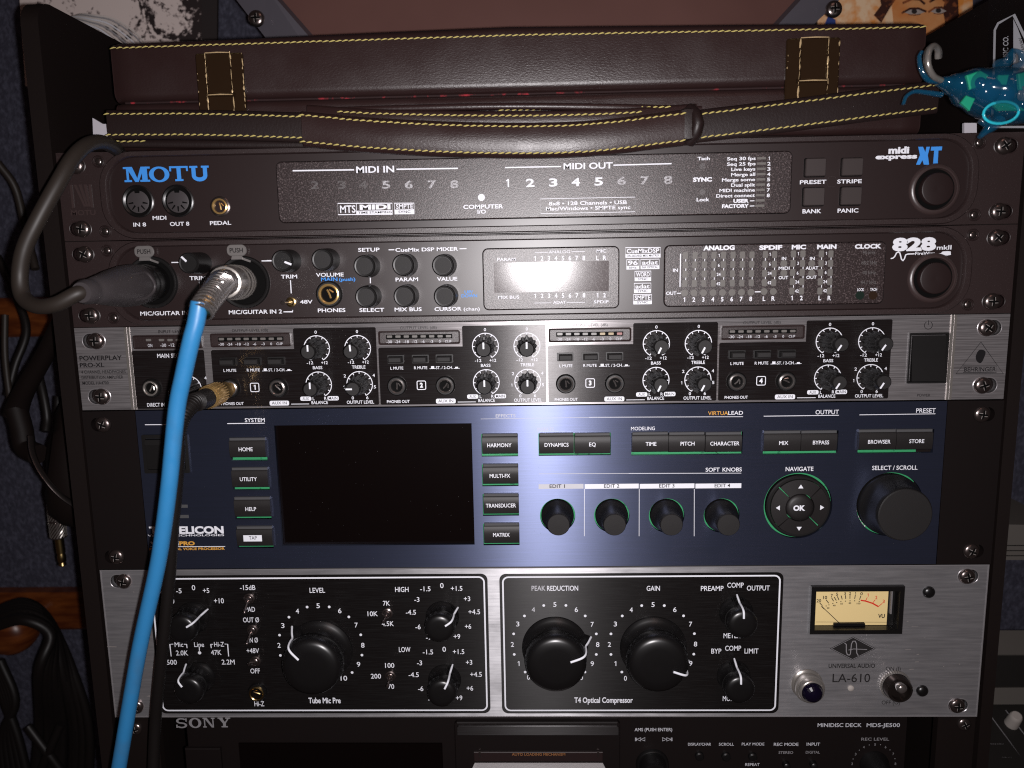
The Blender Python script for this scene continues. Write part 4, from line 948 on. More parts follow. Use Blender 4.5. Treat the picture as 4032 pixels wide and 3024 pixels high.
for u,v,w in ((1185,850,50),(1270,893,22),(1262,960,34),(1245,645,60),(1230,935,18),(1330,742,14),(1215,1025,40),(860,905,4),(1180,600,16),(1500,1000,10),(980,830,6),(240,600,14),(1640,980,12)):
    LN(sc_,[(u-w/2,v+1),(u+w/2,v-1)],5 if w > 20 else 7,.03) if False else sc_.stroke([q(u-w/2,v+1,.03),q(u,v-.6,.03),q(u+w/2,v-1,.03)], random.uniform(.15,.4), .03)
view(360,2200,.40687)
for u,v,w in ((198,850,90),(408,321,16),(600,1052,26),(550,1330,30),(560,1325,14)): sc_.stroke([q(u-w/2,v-1,.03),q(u,v+.8,.03),q(u+w/2,v+2,.03)], random.uniform(.25,.5), .03)
mk('scratch', sc_, 'glint_and_scratch', f5, kind='stuff', label='fine bright scratches')
# bakelite knobs
def bake_knob(x, z, R, ang, dev=None, tail=True, H=None):
    k_ = R/18.6; H = H or (20.5 if R > 14 else 15.5); hs = H/20.5
    m = MB(); m.lathe(0,0,[(R*1.0,.4),(R*1.0,.9*hs),(R*.985,1.3*hs),(R*.90,2.3*hs),(R*.80,3.9*hs),(R*.735,6.0*hs),(R*.70,8.6*hs),(R*.70,10.2*hs),(R*.86,11.0*hs),(R*.905,12.4*hs),(R*.905,14.5*hs),(R*.885,17.0*hs),(R*.83,18.9*hs),(R*.72,20.0*hs),(R*.5,20.5*hs),(R*.1,20.4*hs)], 96)
    w = R*.17; m.add([(-w,R*.95,.4),(w,R*.95,.4),(0,R*1.16,.4),(-w*.9,R*.70,10.2*hs),(w*.9,R*.70,10.2*hs),(0,R*.93,9.8*hs)], [(0,1,2),(3,5,4),(0,2,5,3),(2,1,4,5)])
    for j in range(-3,4):
        if R < 14: m.prism([(R*.97*math.sin(.11*j)-.18,R*.97*math.cos(.11*j)-.3),(R*.97*math.sin(.11*j)+.18,R*.97*math.cos(.11*j)-.3),(R*.97*math.sin(.11*j)+.18,R*.99*math.cos(.11*j)+.25),(R*.97*math.sin(.11*j)-.18,R*.99*math.cos(.11*j)+.25)],1,7*hs)
    pts = [(0,R*1.14,1.0),(0,R*1.03,6.0*hs),(0,R*.94,9.3*hs),(0,R*.94,12*hs),(0,R*.925,16*hs),(0,R*.87,19.0*hs),(0,R*.74,20.5*hs),(0,R*.44,20.95*hs)]
    ln = MB(); ln.tube(smooth_path(pts,4), .55 if R < 14 else .62, 6)
    a = math.radians(ang)
    me = to_mesh('knob', m, 'bakelite', 55, origin=Vector((0,0,0)))[0]; ml = to_mesh('pointer_line', ln, 'white_print', 60, origin=Vector((0,0,0)))[0]
    k = put('knob', me, W(x,z,0), d5, rot=a); o = put('pointer_line', ml, W(x,z,0), k); o.location = (0,0,0); return k
view(1950,2200,.37969); bake_knob(*q(620,918), 18.2, 72); bake_knob(*q(1636,918), 18.2, 111)
view(1050,2200,.41591); bake_knob(*q(508,868), 18.2, -45)
bake_knob(*q(1664,548), 9.2, 57); bake_knob(*q(1686,1143), 9.2, 27)
view(360,2200,.40687); bake_knob(*q(984,568), 9.2, 60); bake_knob(*q(1045,1145), 9.2, -38)
view(2650,2200,.37965); bake_knob(*q(652,556), 9.2, 0); bake_knob(*q(625,1212), 9.2, 0)
# bat switches
def bat(u, v, tu, tv, ht=13):
    x, z = q(u, v, .1)
    s = mk('toggle_switch', MB().lathe(x,z,[(3.0,.1),(3.0,1.0),(2.3,1.3),(2.2,2.6),(1.6,3.0),(1.2,4.2)],18), 'dark_chrome', d5, 40)
    a, b = q(tu, tv, ht); mk('lever', MB().tube([(x,z,3),((x+a)/2,(z+b)/2,(ht+3)/2),(a,b,ht),(a,b,ht+.6)],[.55,.7,1.0,.6],8), 'dark_chrome', s, 60)
view(360,2200,.40687); bat(1530,380,1480,520); bat(1562,682,1503,824); bat(1592,985,1524,1018,11)
view(1050,2200,.41591); bat(1143,515,1105,600); bat(1173,1105,1145,1205)
view(360,2200,.40687); x,z = q(1612,1285,.1); jack(x,z,d5,4.3,'brass','bakelite',.1,2.2)
# needle meter
view(3050,2180,.44394)
bx0,bx1,bz0,bz1 = RECT(318,290,1142,712,2.0); ix0,ix1,iz0,iz1 = RECT(365,345,1050,632,.0)
ix1 += 1.5; iz0 -= 1.6
mt = mk('needle_meter', MB().bands([([(bx0,bz0),(bx1,bz0),(bx1,bz1),(bx0,bz1)],0.0),([(bx0,bz0),(bx1,bz0),(bx1,bz1),(bx0,bz1)],2.4),([(bx0+.4,bz0+.4),(bx1-.4,bz0+.4),(bx1-.4,bz1-.4),(bx0+.4,bz1-.4)],2.8),([(bx0+2.4,bz0+2.6),(bx1-2.6,bz0+2.6),(bx1-2.6,bz1-2.6),(bx0+2.4,bz1-2.6)],2.8),([(bx0+2.4,bz0+2.6),(bx1-2.6,bz0+2.6),(bx1-2.6,bz1-2.6),(bx0+2.4,bz1-2.6)],-3.2)]), 'bakelite', d5, 20)
HP5 = -2.6
fx0,fx1,fz0,fz1 = RECT(366,330,1002,634,HP5); fz1 = bz1-2.4
mk('meter_face', MB().sheet([(fx0-.3,fz0),(fx1,fz0),(fx1,fz1),(fx0-.3,fz1)],HP5-.1), 'meter_paper', mt)
mk('meter_inside', MB().sheet([(bx0,bz0),(bx1,bz0),(bx1,bz1),(bx0,bz1)],-3.1), 'black_plastic', mt)
mk('inner_strip', MB().box(fx1+.9,fx1+1.7,fz0+7,fz1-.3,-3.0,-1.2), 'plate_edge', mt)
sk = MB(); rd = MB(); HM = HP5
for s,a,b,v,c,m in (('20',372,413,418,28,sk),('10',430,466,389,28,sk),('7',498,516,373,28,sk),('5',545,564,360,26,sk),('3',617,633,354,22,sk),('2',660,678,352,22,sk),('1',712,722,352,22,sk),('0',760,782,355,24,sk),('1',822,834,367,26,rd),('2',893,911,389,28,rd),('3',958,977,423,28,rd),('20',463,486,482,14,sk),('40',517,541,460,14,sk),('60',583,606,444,14,sk),('80',657,679,439,14,sk),('100',728,761,442,14,sk)): T(m,s,a,b,v,c,HM,.02)
T(sk,'VU',918,978,553,34,HM,.03)
for p in (((400,437),(424,462)),((457,409),(480,440)),((505,390),(523,422)),((528,384),(547,416)),((556,378),(571,411)),((590,372),(600,406)),((628,368),(631,402)),((669,364),(668,400)),((716,366),(710,402)),((766,372),(753,408))): LN(sk,p,7,HM)
for p in (((822,388),(806,420)),((892,408),(868,440)),((955,440),(922,468))): LN(rd,p,6,HM)
LN(rd,[(763,413),(806,420),(868,440),(922,470)],13,HM)
for u,v in ((457,464),(482,454),(517,442),(551,433),(588,425),(628,421),(669,418),(710,418),(750,423)): sk.disc(*q(u,v,HM),.32,HM,8)
LN(sk,[(366,606),(1000,608)],3,HM); LN(sk,[(416,466),(440,490)],9,HM+.1)
mk('meter_scale', sk, 'ink', mt); mk('meter_scale', rd, 'red_print', mt, label='red end of the scale')
a, b = q(418,468,HM+.7), q(578,618,HM+.7); mk('needle', MB().tube([(*a,HM+.7),(*b,HM+.7)],.19,5), 'ink', mt)
x0,x1,z0,z1 = RECT(515,610,800,636,HM); mk('needle_mount', MB().prism([(x0,z0),(x1,z0),(x1-.4,z1),(x0+.4,z1)],HM-.1,HM+1.2,.2), 'bakelite', mt)
mk('meter_glass', MB().sheet([(bx0+2.4,bz0+2.6),(bx1-2.6,bz0+2.6),(bx1-2.6,bz1-2.6),(bx0+2.4,bz1-2.6)],1.2), 'fish_dark', mt) if False else None
# maker's diamond and lettering on the silver
HK = .08
P = [q(a,b,HK) for a,b in ((490,842),(697,735),(897,842),(690,945))]
dia = MB(); dia.sheet(P[::-1], HK)
dm = mk('diamond_badge', dia, 'ink', f5); lt = MB()
c0 = ((P[0][0]+P[2][0])/2, (P[1][1]+P[3][1])/2)
lt.stroke([((x-c0[0])*.93+c0[0], (z-c0[1])*.93+c0[1]) for x,z in P], .22, HK+.06, True)
for pts,w in ((((620,792),(636,805),(636,870),(645,895),(662,900),(672,890),(682,800),(695,776),(715,776),(726,800),(728,880),(742,905)),8),(((655,855),(700,845),(820,850)),6)): LN(lt,pts,w,HK+.06)
mk('monogram', lt, 'grey_print', dm)
T(ikl,'UNIVERSAL AUDIO',479,891,995,36,HK,.02); T(ikl,'LA-610',514,848,1103,74,HK,.004); T(ikl,'ON (I)',986,1118,1020,34,HK,.004); T(ikl,'OFF (O)',950,1113,1320,34,HK,.004)
mk('lettering', ikl, 'ink', f5, label='black lettering')
x,z = q(675,1193,.1); mk('indicator_lamp', MB().lathe(x,z,[(1.75,0),(1.7,.5),(1.2,.9),(.2,1.1)],18), 'cap_white', d5, 40)
x,z = q(283,1152,0)
jl = mk('jewel_lamp', MB().lathe(x,z,[(8.6,.1),(8.6,.9),(8.1,1.3),(7.3,1.6),(7.3,4.6),(7.9,4.8),(7.9,6.0),(7.2,6.3),(6.9,8.2),(6.3,9.0),(5.7,9.2)],48,flute=(48,.28,5,7),cap=False), 'steel', d5, 35)
mk('jewel', MB().lathe(x,z,[(5.7,8.6),(5.5,9.6),(4.6,11.2),(3.0,12.4),(1.2,13.0),(.1,13.1)],20), 'jewel', jl)
x,z = q(1060,1155,0)
ts = mk('power_toggle', MB().lathe(x,z,[(8.2,.1),(8.4,.6),(8.4,1.8),(7.7,2.6)],80,flute=(40,.22,0,3),cap=False), 'steel', d5, 25)
mk('toggle_nut', MB().lathe(x,z,[(7.4,2.5),(7.1,3.2),(6.9,7.0),(6.2,7.9),(5.3,7.9),(4.9,5.0)],32), 'toggle_dark', ts, 40)
a,b = q(1125,1195,19); mk('lever', MB().tube([(x,z,5),((x+a)/2,(z+b)/2,12),(a,b,17.5),(a,b,19.5),(a,b,20.6)],[1.6,1.9,2.5,2.7,1.4],14), 'chrome', ts, 60)
for u,v in ((1366,340),(1307,1215)):
    x,z = q(u,v,0); mk('plug_button', MB().lathe(x,z,[(3.3,.02),(3.2,.7),(2.6,1.5),(1.4,2.0),(.3,2.1)],24), 'bakelite', d5, 50)

# ================================================================== disc deck at the bottom
d6 = device('minidisc_deck', -9.5*U, 'black recorder deck at the bottom, behind the frame, with a grey disc half inserted')
HD = -8.0; ztd = -7*U-.2; zbd = -9.9*U
mk('faceplate', MB().prism([(-205,zbd),(208,zbd),(208,ztd),(-205,ztd)],-180,HD,.6,back=True), 'ear_black', d6)
f6 = [c for c in d6.children][0]
HE = HD+.1; prt = MB(); gp = MB(); org = MB()
view(360,2760,.67812)
for ch,u0,u1,vb in (('S',490,556,157),('O',566,638,156),('N',647,717,154),('Y',735,808,153)):
    x0 = q(u0,128,HE)[0]; x1 = q(u1,128,HE)[0]; z0 = q(u0,vb,HE)[1]; z1 = q(u0,vb-57,HE)[1]; slab(gp,x0,x1,z0,z1,SL[ch],HE)
T(gp,'POWER',603,710,326,17,HE,.01)
x0,x1,z0,z1 = RECT(862,242,2040,420,HE); mk('display', MB().bands([([(x0,z0),(x1,z0),(x1,z1),(x0,z1)],HD-.05),([(x0,z0),(x1,z0),(x1,z1),(x0,z1)],HD+.5),([(x0+.6,z0+.6),(x1-.6,z0+.6),(x1-.6,z1-.6),(x0+.6,z1-.6)],HD+.2)]).sheet([(x0+.6,z0+.6),(x1-.6,z0+.6),(x1-.6,z1-.6),(x0+.6,z1-.6)],HD+.2), 'screen_black', d6)
x0,x1,z0,z1 = RECT(555,265,760,400,HE); mk('power_key', MB().prism([(x0,z0),(x1,z0),(x1,z1),(x0,z1)],HD-.2,HD+2.2,.5), 'ear_black', d6)
view(1760,2760,.5877)
x0,x1,z0,z1 = RECT(52,148,1162,470,HD+4); z0 = zbd
lm_ = mk('loading_door', MB().prism([(x0,z0),(x1,z0),(x1,z1-1.5),(x1-1.5,z1),(x0+1.5,z1),(x0,z1-1.5)],HD-.2,HD+3.4,.6), 'ear_black', d6)
x0,x1,z0,z1 = RECT(66,166,1152,230,HD+4.4); mk('door_strip', MB().prism([(x0,z0),(x1,z0),(x1,z1-1.0),(x1-1,z1),(x0+1,z1),(x0,z1-1)],HD+3,HD+4.6,.3), 'blue_anodized' if False else 'brushed_black', lm_)
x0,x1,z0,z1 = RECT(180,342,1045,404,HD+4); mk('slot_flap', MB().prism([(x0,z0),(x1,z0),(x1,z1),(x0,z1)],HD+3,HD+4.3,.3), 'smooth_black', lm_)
sx = MB()
for u in (218,1012): a0,a1,b0,b1 = RECT(u-6,344,u+8,378,HD+5); sx.box(a0,a1,b0,b1,HD+4,HD+5)
mk('flap_hinge', sx, 'dark_chrome', lm_)
T(org,'AUTO LOADING MECHANISM',435,792,358,17,HD+4.4,.006)
view(1760,2760,.5877)
for s,a,b,v,c in (('AMS (PUSH ENTER)',1257,1509,192,21),('DISPLAY/CHAR',1615,1769,290,18),('SCROLL',1822,1922,290,18),('PLAY MODE',1975,2126,289,18),('REPEAT',1998,2094,426,18)): T(prt,s,a,b,v,c,HE,.008)
for k,(a,d_) in enumerate(((1262,1),(1508,-1))):
    LN(prt,[(a,246),(a+6*d_,246),(a+6*d_,268),(a,268)],2.5,HE,True)
    for j in (0,1): LN(prt,[(a+(8+28*j)*d_,257),(a+(36+28*j)*d_,246),(a+(36+28*j)*d_,268)],2.5,HE,True)
x,z = q(1375,400,HD); kk = mk('jog_knob', MB().lathe(x,z-2,[(9.5,HD-.3),(9.3,HD+1.5),(8.6,HD+2.2),(7.8,HD+2),(7.4,HD+9),(6.9,HD+10.5),(6.0,HD+10.6),(5.6,HD+9.8)],40), 'bakelite', d6, 40)
for u,v in ((1690,347),(1868,350),(2046,352)):
    x,z = q(u,v,HD); mk('small_key', MB().lathe(x,z-1.6,[(2.6,HD-.2),(2.5,HD+1.6),(1.9,HD+2.2),(.2,HD+2.3)],20), 'bakelite', d6, 40)
view(2932,2700,.49729)
for s,a,b,v,c in (('MINIDISC DECK',578,926,312,29),('MDS-JE500',966,1230,312,29),('REC MODE',231,426,464,23),('INPUT',491,597,463,23)): T(prt,s,a,b,v,c,HE,.01)
for s,a,b,v,c in (('REC LEVEL',924,1144,423,22),('STEREO',269,384,529,20),('DIGITAL',484,596,527,20),('2',845,857,618,18),('3',873,885,542,18),('4',938,950,486,18),('5',1027,1039,465,18),('6',1110,1122,486,18),('7',1171,1183,540,18),('8',1188,1200,618,18)): T(gp,s,a,b,v,c,HE,.008)
for u,v in ((859,580),(908,510),(987,469),(1076,467),(1151,508),(1190,578)): gp.disc(*q(u,v,HE),.28,HE,8)
x,z = q(1024,620,HD); mk('level_knob', MB().lathe(x,z,[(8.2,HD-.3),(8.0,HD+1.5),(7.0,HD+2.6),(6.6,HD+11),(6.0,HD+12.4),(4.8,HD+12.8),(.2,HD+12.9)],40), 'bakelite', d6, 40)
for u,v in ((325,605),(540,603)):
    x,z = q(u,v,HD); mk('slide_switch', MB().lathe(x,z-1,[(2.2,HD-.2),(2.0,HD+3),(1.2,HD+3.6)],16), 'bakelite', d6, 40)
mk('lettering', prt, 'pale_print', f6); mk('lettering', gp, 'grey_print', f6, label='grey lettering'); mk('lettering', org, 'copper_print', lm_)
# the disc sticking out of it
view(1760,2760,.5877)
hh = HD+14
pa = [q(160,449,hh), q(1070,449,hh)]; pb = [q(185,408,HD+5), q(1045,408,HD+5)]
x0 = pb[0][0]; x1 = pb[1][0]; zz = pb[0][1]
md = MB(); md.add([(x0,zz,HD+4.5),(x1,zz,HD+4.5),(x1+1.2,zz-3.5,HD+5.5),(x0-1.2,zz-3.5,HD+5.5)],[(0,3,2,1)]); md.add([(x0-1.2,zz-3.4,HD+5.2),(x1+1.2,zz-3.4,HD+5.2),(x1+3.5,zz-12,HD+12),(x0-3.5,zz-12,HD+12)],[(0,3,2,1)])
md.v = []; md.f = []
md.add([(x0+1,zz-.2,HD+2),(x1-1,zz-.2,HD+2),(x1+2.6,zz-5.5,HD+7),(x1+2.6,zz-22,HD+22),(x0-2.6,zz-22,HD+22),(x0-2.6,zz-5.5,HD+7)],[(5,4,3,2,1,0)])
mk('disc_cartridge', md, 'disc_grey', None, label='grey disc cartridge sticking out of the slot of the bottom deck', cat='disc')

# ================================================================== the cabinet
view(0,0,1)
cab = empty('rack_cabinet', 0, -440, -100, 'black wooden cabinet whose two sides hold the stack of rack units', 'cabinet')
for s in (-1,1):
    xa, xb = (-252.0,-243.2) if s < 0 else (243.2,249.6)
    n = 8; zt_ = 74; dep = 230
    prof = [(-440,1),(-440,-dep)]  # z,h outline of the side board, rounded at its top front corner
    pts = [(-440,0.0)] + [(zt_-12+12*math.sin(t*PI/2/n), -12+12*math.cos(t*PI/2/n)) for t in range(n+1)] + [(zt_,-dep),(-440,-dep)]
    m = MB(); k = len(pts); m.add([(xa,z,h) for z,h in pts]+[(xb,z,h) for z,h in pts], [(i,(i+1)%k,k+(i+1)%k,k+i) for i in range(k)]+[tuple(range(k))[::-1],tuple(range(k,2*k))])
    mk('side_board', m, 'cabinet_black', cab, 40, fix=True)
    m = MB(); xr0, xr1 = (-243.1,-219.5) if s < 0 else (222.5,243.1)
    m.box(xr0,xr1,-440,-.5,-9,-4.2) if s > 0 else m.box(xr0,xr1,-440,-.5,-9,-4.2); mk('rack_rail', m, 'cabinet_black', cab)
for s,(u,v) in ((1,(3795,2850)),(-1,(535,2868))):
    x,z = Q(u,v,-4); screw(x, z, cab, h=-4.1, s=.9)

# ================================================================== the leather case with its strap
HC = -4.0
case = empty('leather_case', -10, 1, -60, 'black leather case with brass latches and yellow stitching, lying on the rack', 'case')
def arch(x): return 0
def case_shell(z0, z1, hf, r, top):
    """a long box whose front is softly rounded"""
    m = MB(); xs = [-211,-210.2,-208] + [-200+i*(383/22) for i in range(23)] + [190,192.2,193]
    prof = []
    for i in range(7): t = i/6*PI/2; prof.append((z0+r*(1-math.cos(t)), hf-r*(1-math.sin(t))))
    for i in range(7): t = i/6*PI/2; prof.append((z1-r*(1-math.sin(t)), hf-r*(1-math.cos(t))))
    prof += [(z1,-190),(z0,-190)]
    k = len(prof); vs = []
    for x in xs:
        e = 0 if -209 < x < 191 else 1.2
        for z,h in prof:
            zz = z + ((1.4-abs(x+10)/100*1.6)*top if z > (z0+z1)/2 else 0) + top*(.0)
            vs.append((x, zz, h-e*1.2))
    fs = [(i*k+j, i*k+(j+1)%k, (i+1)*k+(j+1)%k, (i+1)*k+j) for i in range(len(xs)-1) for j in range(k)]
    fs += [tuple(range(k)), tuple(range((len(xs)-1)*k, len(xs)*k))]
    return m.add(vs, fs)
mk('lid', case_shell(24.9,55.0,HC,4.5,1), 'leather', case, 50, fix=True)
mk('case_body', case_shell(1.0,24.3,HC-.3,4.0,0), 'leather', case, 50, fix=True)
mk('lining', MB().box(-207,189,23.0,26.5,-180,HC-3.6), 'red_velvet', case)
def stitches(mb, pts, gap, L, r=.31, tilt=.5):
    """twisted yellow stitches laid along a line of points"""
    P = [Vector(p) for p in pts]; d = 0; nxt = 0
    for a, b in zip(P, P[1:]):
        l = (b-a).length; t = (b-a).normalized(); up = Vector((0,1,0)); up = (up-t*up.dot(t)).normalized()
        while nxt < d+l:
            c = a+t*(nxt-d); h2 = t*L/2; j = random.uniform(-.1,.1)
            mb.tube([c-h2-up*(tilt*.5)+Vector((0,0,-.3)), c-h2*.3-up*.1+Vector((0,j,.15)), c+h2*.4+up*tilt*.35+Vector((0,j,.22)), c+h2+up*tilt*.5+Vector((0,0,-.3))], [r*.5,r,r*1.1,r*.5], 5)
            nxt += gap
        d += l
st = MB(); zl = 50.7
stitches(st, [(-209+i*20, 51.4-abs(-209+i*20+10)/100*.6-(-.2), HC+.15) for i in range(20)]+[(192,50.6,HC+.15)], 3.25, 3.1)
mk('stitching', st, 'thread_yellow', case, 60, kind='stuff')
def latch(u, wide=11.5):
    x, _ = Q(u, 260, HC)
    l = mk('latch', MB().prism(rrect(x-wide/2,x+wide/2,6,46.5,1.2,3),HC-.5,HC+1.6,.6), 'old_gilt', case, 30)
    m = MB(); m.prism(rrect(x-wide*.24,x+wide*.24,27,46.0,.8,3),HC+1.5,HC+3.4,.5); m.prism(rrect(x-wide*.26,x+wide*.26,7,25.8,.8,3),HC+1.5,HC+2.8,.4)
    m.tube([(x-wide*.3,26.4,HC+2.2),(x+wide*.3,26.4,HC+2.2)],1.0,8); mk('latch_tongue', m, 'old_gilt', l, 40)
    e_ = MB()  # broken bright tubes painting the glints along the latch edges
    for xx,z0_,z1_ in ((x-wide*.26,27,46),(x+wide*.26,27,46),(x-wide*.27,8,25.6),(x+wide*.27,8,25.6),(x+wide*.48,10,45),(x-wide*.47,20,40)):
        zz = z0_
        while zz < z1_:
            l_ = random.uniform(1.5,5.5); hh = HC+(3.0 if abs(xx-x) < wide*.4 else 1.3); rr_ = random.choice((.14,.22,.36,.55)); jx = random.uniform(-.3,.3)
            e_.tube([(xx+jx,zz,hh-.1),(xx+jx*.4,zz+l_*.5,hh+.05),(xx-jx*.3,min(z1_,zz+l_),hh-.1)],[rr_*.5,rr_,rr_*.4],5); zz += l_*random.uniform(.85,1.3)
    for zz in (26.3,46.2): e_.tube([(x-wide*.26,zz,HC+3.1),(x,zz+.15,HC+3.2),(x+wide*.26,zz,HC+3.1)],[.2,.32,.2],5)
    mk('latch_glint', e_, 'gilt_glint', l, 60, kind='stuff')
    return l
latch(868, 24); latch(3196, 26)
# strap ribbons: centre lines in rack mm
def ribbon(pts, w, th, roll=0.0):
    m = MB(); P = smooth_path(pts, 6); k = 12; vs = []; n = len(P)
    for i,p in enumerate(P):
        for j in range(k):
            a = 2*PI*j/k; ca, sa = math.cos(a), math.sin(a)
            e = .55; vs.append((p.x, p.y+w/2*math.copysign(abs(sa)**e, sa), p.z+th/2*math.copysign(abs(ca)**.7, ca)))
    fs = [(i*k+j,i*k+(j+1)%k,(i+1)*k+(j+1)%k,(i+1)*k+j) for i in range(n-1) for j in range(k)]+[tuple(range(k)),tuple(range((n-1)*k,n*k))]
    m.add(vs, fs); return m, P
def S(u, v, h): x,z = Q(u,v,h); return (x,z,h)
strap = empty('shoulder_strap', -10, 10, 8, 'black leather strap with padded middle and yellow double stitching, hanging before the case', 'strap')
sm = MB()
for nm,pts,w,dv in (('strap_band',[S(428,492,8),S(800,492,9),S(1215,504,11)],14.2,0),('strap_band',[S(2690,505,12),S(3100,456,10),S(3440,412,8),S(3690,382,4)],15.2,0),('strap_pad',[S(1196,510,15),S(1500,536,17),S(1900,553,18),S(2300,548,18),S(2690,504,16)],16.6,0)):
    m,P = ribbon(pts, w, 3.2 if nm == 'strap_band' else 7)
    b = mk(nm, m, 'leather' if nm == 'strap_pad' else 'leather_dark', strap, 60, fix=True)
    o = MB()
    for sgn in (1,-1): stitches(o, [(p.x, p.y+sgn*(w/2-2.2), p.z+(1.55 if nm == 'strap_band' else 3.1)) for p in P], 3.3, 2.9)
    mk('stitching', o, 'thread_yellow', b, 60, kind='stuff')
x,z = Q(2722,492,15); m = MB()
m.tube([(x-.5,z+7.5,13),(x+1.8,z+4,17),(x+2.4,z,18.5),(x+1.8,z-4,17),(x-.5,z-7.5,13)],3.0,10); m.lathe(x-2,z,[(7.4,8),(7.4,17),(6.8,18.4),(4,18.9)],28)
mk('strap_loop', m, 'leather_dark', strap, 50)
# the case's own handle, behind the strap
hd = MB(); hs = MB()
m1,P1 = ribbon([S(1215,440,2),S(1600,428,7),S(2000,420,9),S(2420,424,9),S(2760,432,2)], 3.2, 5)
m2,P2 = ribbon([S(1215,452,4),S(1500,470,9),S(2000,478,11),S(2400,470,11),S(2740,448,4)], 9.5, 5)
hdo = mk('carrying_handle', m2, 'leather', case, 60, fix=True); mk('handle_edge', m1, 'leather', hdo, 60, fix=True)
stitches(hs, [(p.x, p.y+2.2, p.z+2.6) for p in P2[3:21]], 3.3, 2.8); stitches(hs, [S(1975+i*66,433-i*1.2,9.5) for i in range(11)], 3.2, 2.8)
mk('stitching', hs, 'thread_yellow', hdo, 60, kind='stuff')
bs = MB(); stitches(bs, [S(458,557,2.5),S(570,556,2.5)], 3.3, 2.8); mk('stitching', bs, 'thread_yellow', case, 60, kind='stuff')
mk('base_band', ribbon([S(440,566,0),S(1200,570,0),S(2000,560,0),S(3200,548,0)], 4.2, 4)[0], 'leather_dark', case, 60, fix=True)

# ================================================================== cables in front
def cable(name, pts, r, m, label, cat='cable', parent=None, group=None, n=12, k=8):
    mb = MB(); P = smooth_path([S(*p) for p in pts], k); mb.tube(P, r, n)
    return mk(name, mb, m, parent, 60, label=label, cat=cat, group=group)
bl = empty('blue_cable', -190, -160, 60, 'bright blue cable with a silver spring end, hanging over the left of the stack', 'cable')
P = smooth_path([S(786,1190,98),S(772,1270,99),S(752,1345,99),S(722,1480,97),S(695,1620,95),S(667,1900,92),S(640,2110,88),S(614,2260,85),S(555,2525,80),S(511,2770,76),S(468,3024,73),S(440,3200,70)], 8)
mk('cable_sheath', MB().tube(P, 3.35, 20), 'cable_blue', bl, 60)
# the jack plug: body straight out of the socket, then the wound spring
view(200,900,.40687)
ax, az = q(1875,520,1.5)
def ax_tube(mb, prof, c0, n=24):
    """profile (distance along, radius) from point c0 towards c1"""
    a, b = Vector(c0[0]), Vector(c0[1]); t = (b-a).normalized(); mb.tube([a+t*d for d,_ in prof], [r for _,r in prof], n); return t
pb = Vector((ax,az,2)); pe = Vector(S(885,1112,62))
Lp = (pe-pb).length
mk('plug_collar', MB(), 'steel', bl) if False else None
m = MB(); ax_tube(m, [(0,6.6),(Lp*.18,6.6),(Lp*.2,7.6),(Lp*.30,7.8),(Lp*.31,8.4),(Lp*.37,8.4),(Lp*.38,7.9),(Lp*.42,7.9),(Lp*.43,8.4),(Lp*.49,8.4),(Lp*.5,7.8),(Lp*.56,7.8),(Lp*.57,8.2),(Lp*.66,8.2),(Lp*.67,7.7),(Lp*.8,7.7),(Lp*.95,7.5),(Lp,6.9),(Lp+.4,5.4)], (pb,pe), 6 if False else 24)
mk('plug_body', m, 'steel', bl, 35)
sp = smooth_path([S(893,1108,58),S(868,1120,73),S(838,1158,86),S(810,1195,94),S(790,1230,98)], 12)
m = MB(); L = [0]
for a,b in zip(sp, sp[1:]): L.append(L[-1]+(b-a).length)
coils = 24; pts = []; N_ = coils*14
for i in range(N_+1):
    s_ = L[-1]*i/N_; j = max(k for k in range(len(L)) if L[k] <= s_+1e-9); j = min(j, len(sp)-2); f = (s_-L[j])/(L[j+1]-L[j])
    p = sp[j].lerp(sp[j+1], f); t = (sp[j+1]-sp[j]).normalized(); u_ = Vector((0,1,0)); u_ = (u_-t*u_.dot(t)).normalized(); w_ = t.cross(u_)
    rr = 5.3-.9*i/N_; a = 2*PI*coils*i/N_; pts.append(p+(u_*math.cos(a)+w_*math.sin(a))*rr)
m.tube(pts, .78, 6); mk('spring', m, 'chrome', bl, 60)
mk('spring_core', MB().tube(sp, [4.6-.5*i/(len(sp)-1) for i in range(len(sp))], 14), 'brass', bl, 60)

# grey microphone cable
gm = empty('microphone_cable', -200, -40, 40, 'thick grey cable with a rubber plug in the leftmost socket, looping up past the case', 'cable')
view(200,900,.40687)
a = Vector((*q(985,520,1.5),1.5)); b = Vector(S(320,1152,66)); Lx = (b-a).length
m = MB(); ax_tube(m, [(0,9.3),(Lx*.10,9.3),(Lx*.105,9.6),(Lx*.16,9.6),(Lx*.165,9.3),(Lx*.19,9.6),(Lx*.23,9.6),(Lx*.235,9.3),(Lx*.26,9.4)], (a,b), 32); mk('plug_shell', m, 'bakelite', gm, 35)
m = MB(); ax_tube(m, [(Lx*.24,9.4),(Lx*.26,10.1),(Lx*.35,10.2),(Lx*.45,9.9),(Lx*.6,8.6),(Lx*.75,6.9),(Lx*.86,5.7),(Lx*.87,5.2),(Lx*.90,5.2),(Lx*.905,5.6),(Lx*.96,5.4),(Lx,4.4)], (a,b), 32); bt = mk('plug_boot', m, 'rubber_grey', gm, 50)
m = MB(); t = (b-a).normalized(); up = Vector((0,1,0)); up = (up-t*up.dot(t)).normalized(); sd = t.cross(up)
if sd.z < 0: sd = -sd
rid = []
for f,ang in ((.52,40),(.45,38),(.35,36),(.31,15),(.29,-5),(.32,-22),(.40,-35),(.50,-42)):
    R_ = 10.2 if f < .42 else 10.2-(f-.42)*14
    aa = math.radians(ang); rid.append(a+t*Lx*f+(up*math.sin(aa)+sd*math.cos(aa))*R_)
m.tube(smooth_path(rid,5), .9, 8); mk('grip_ridge', m, 'rubber_grey', bt, 60)
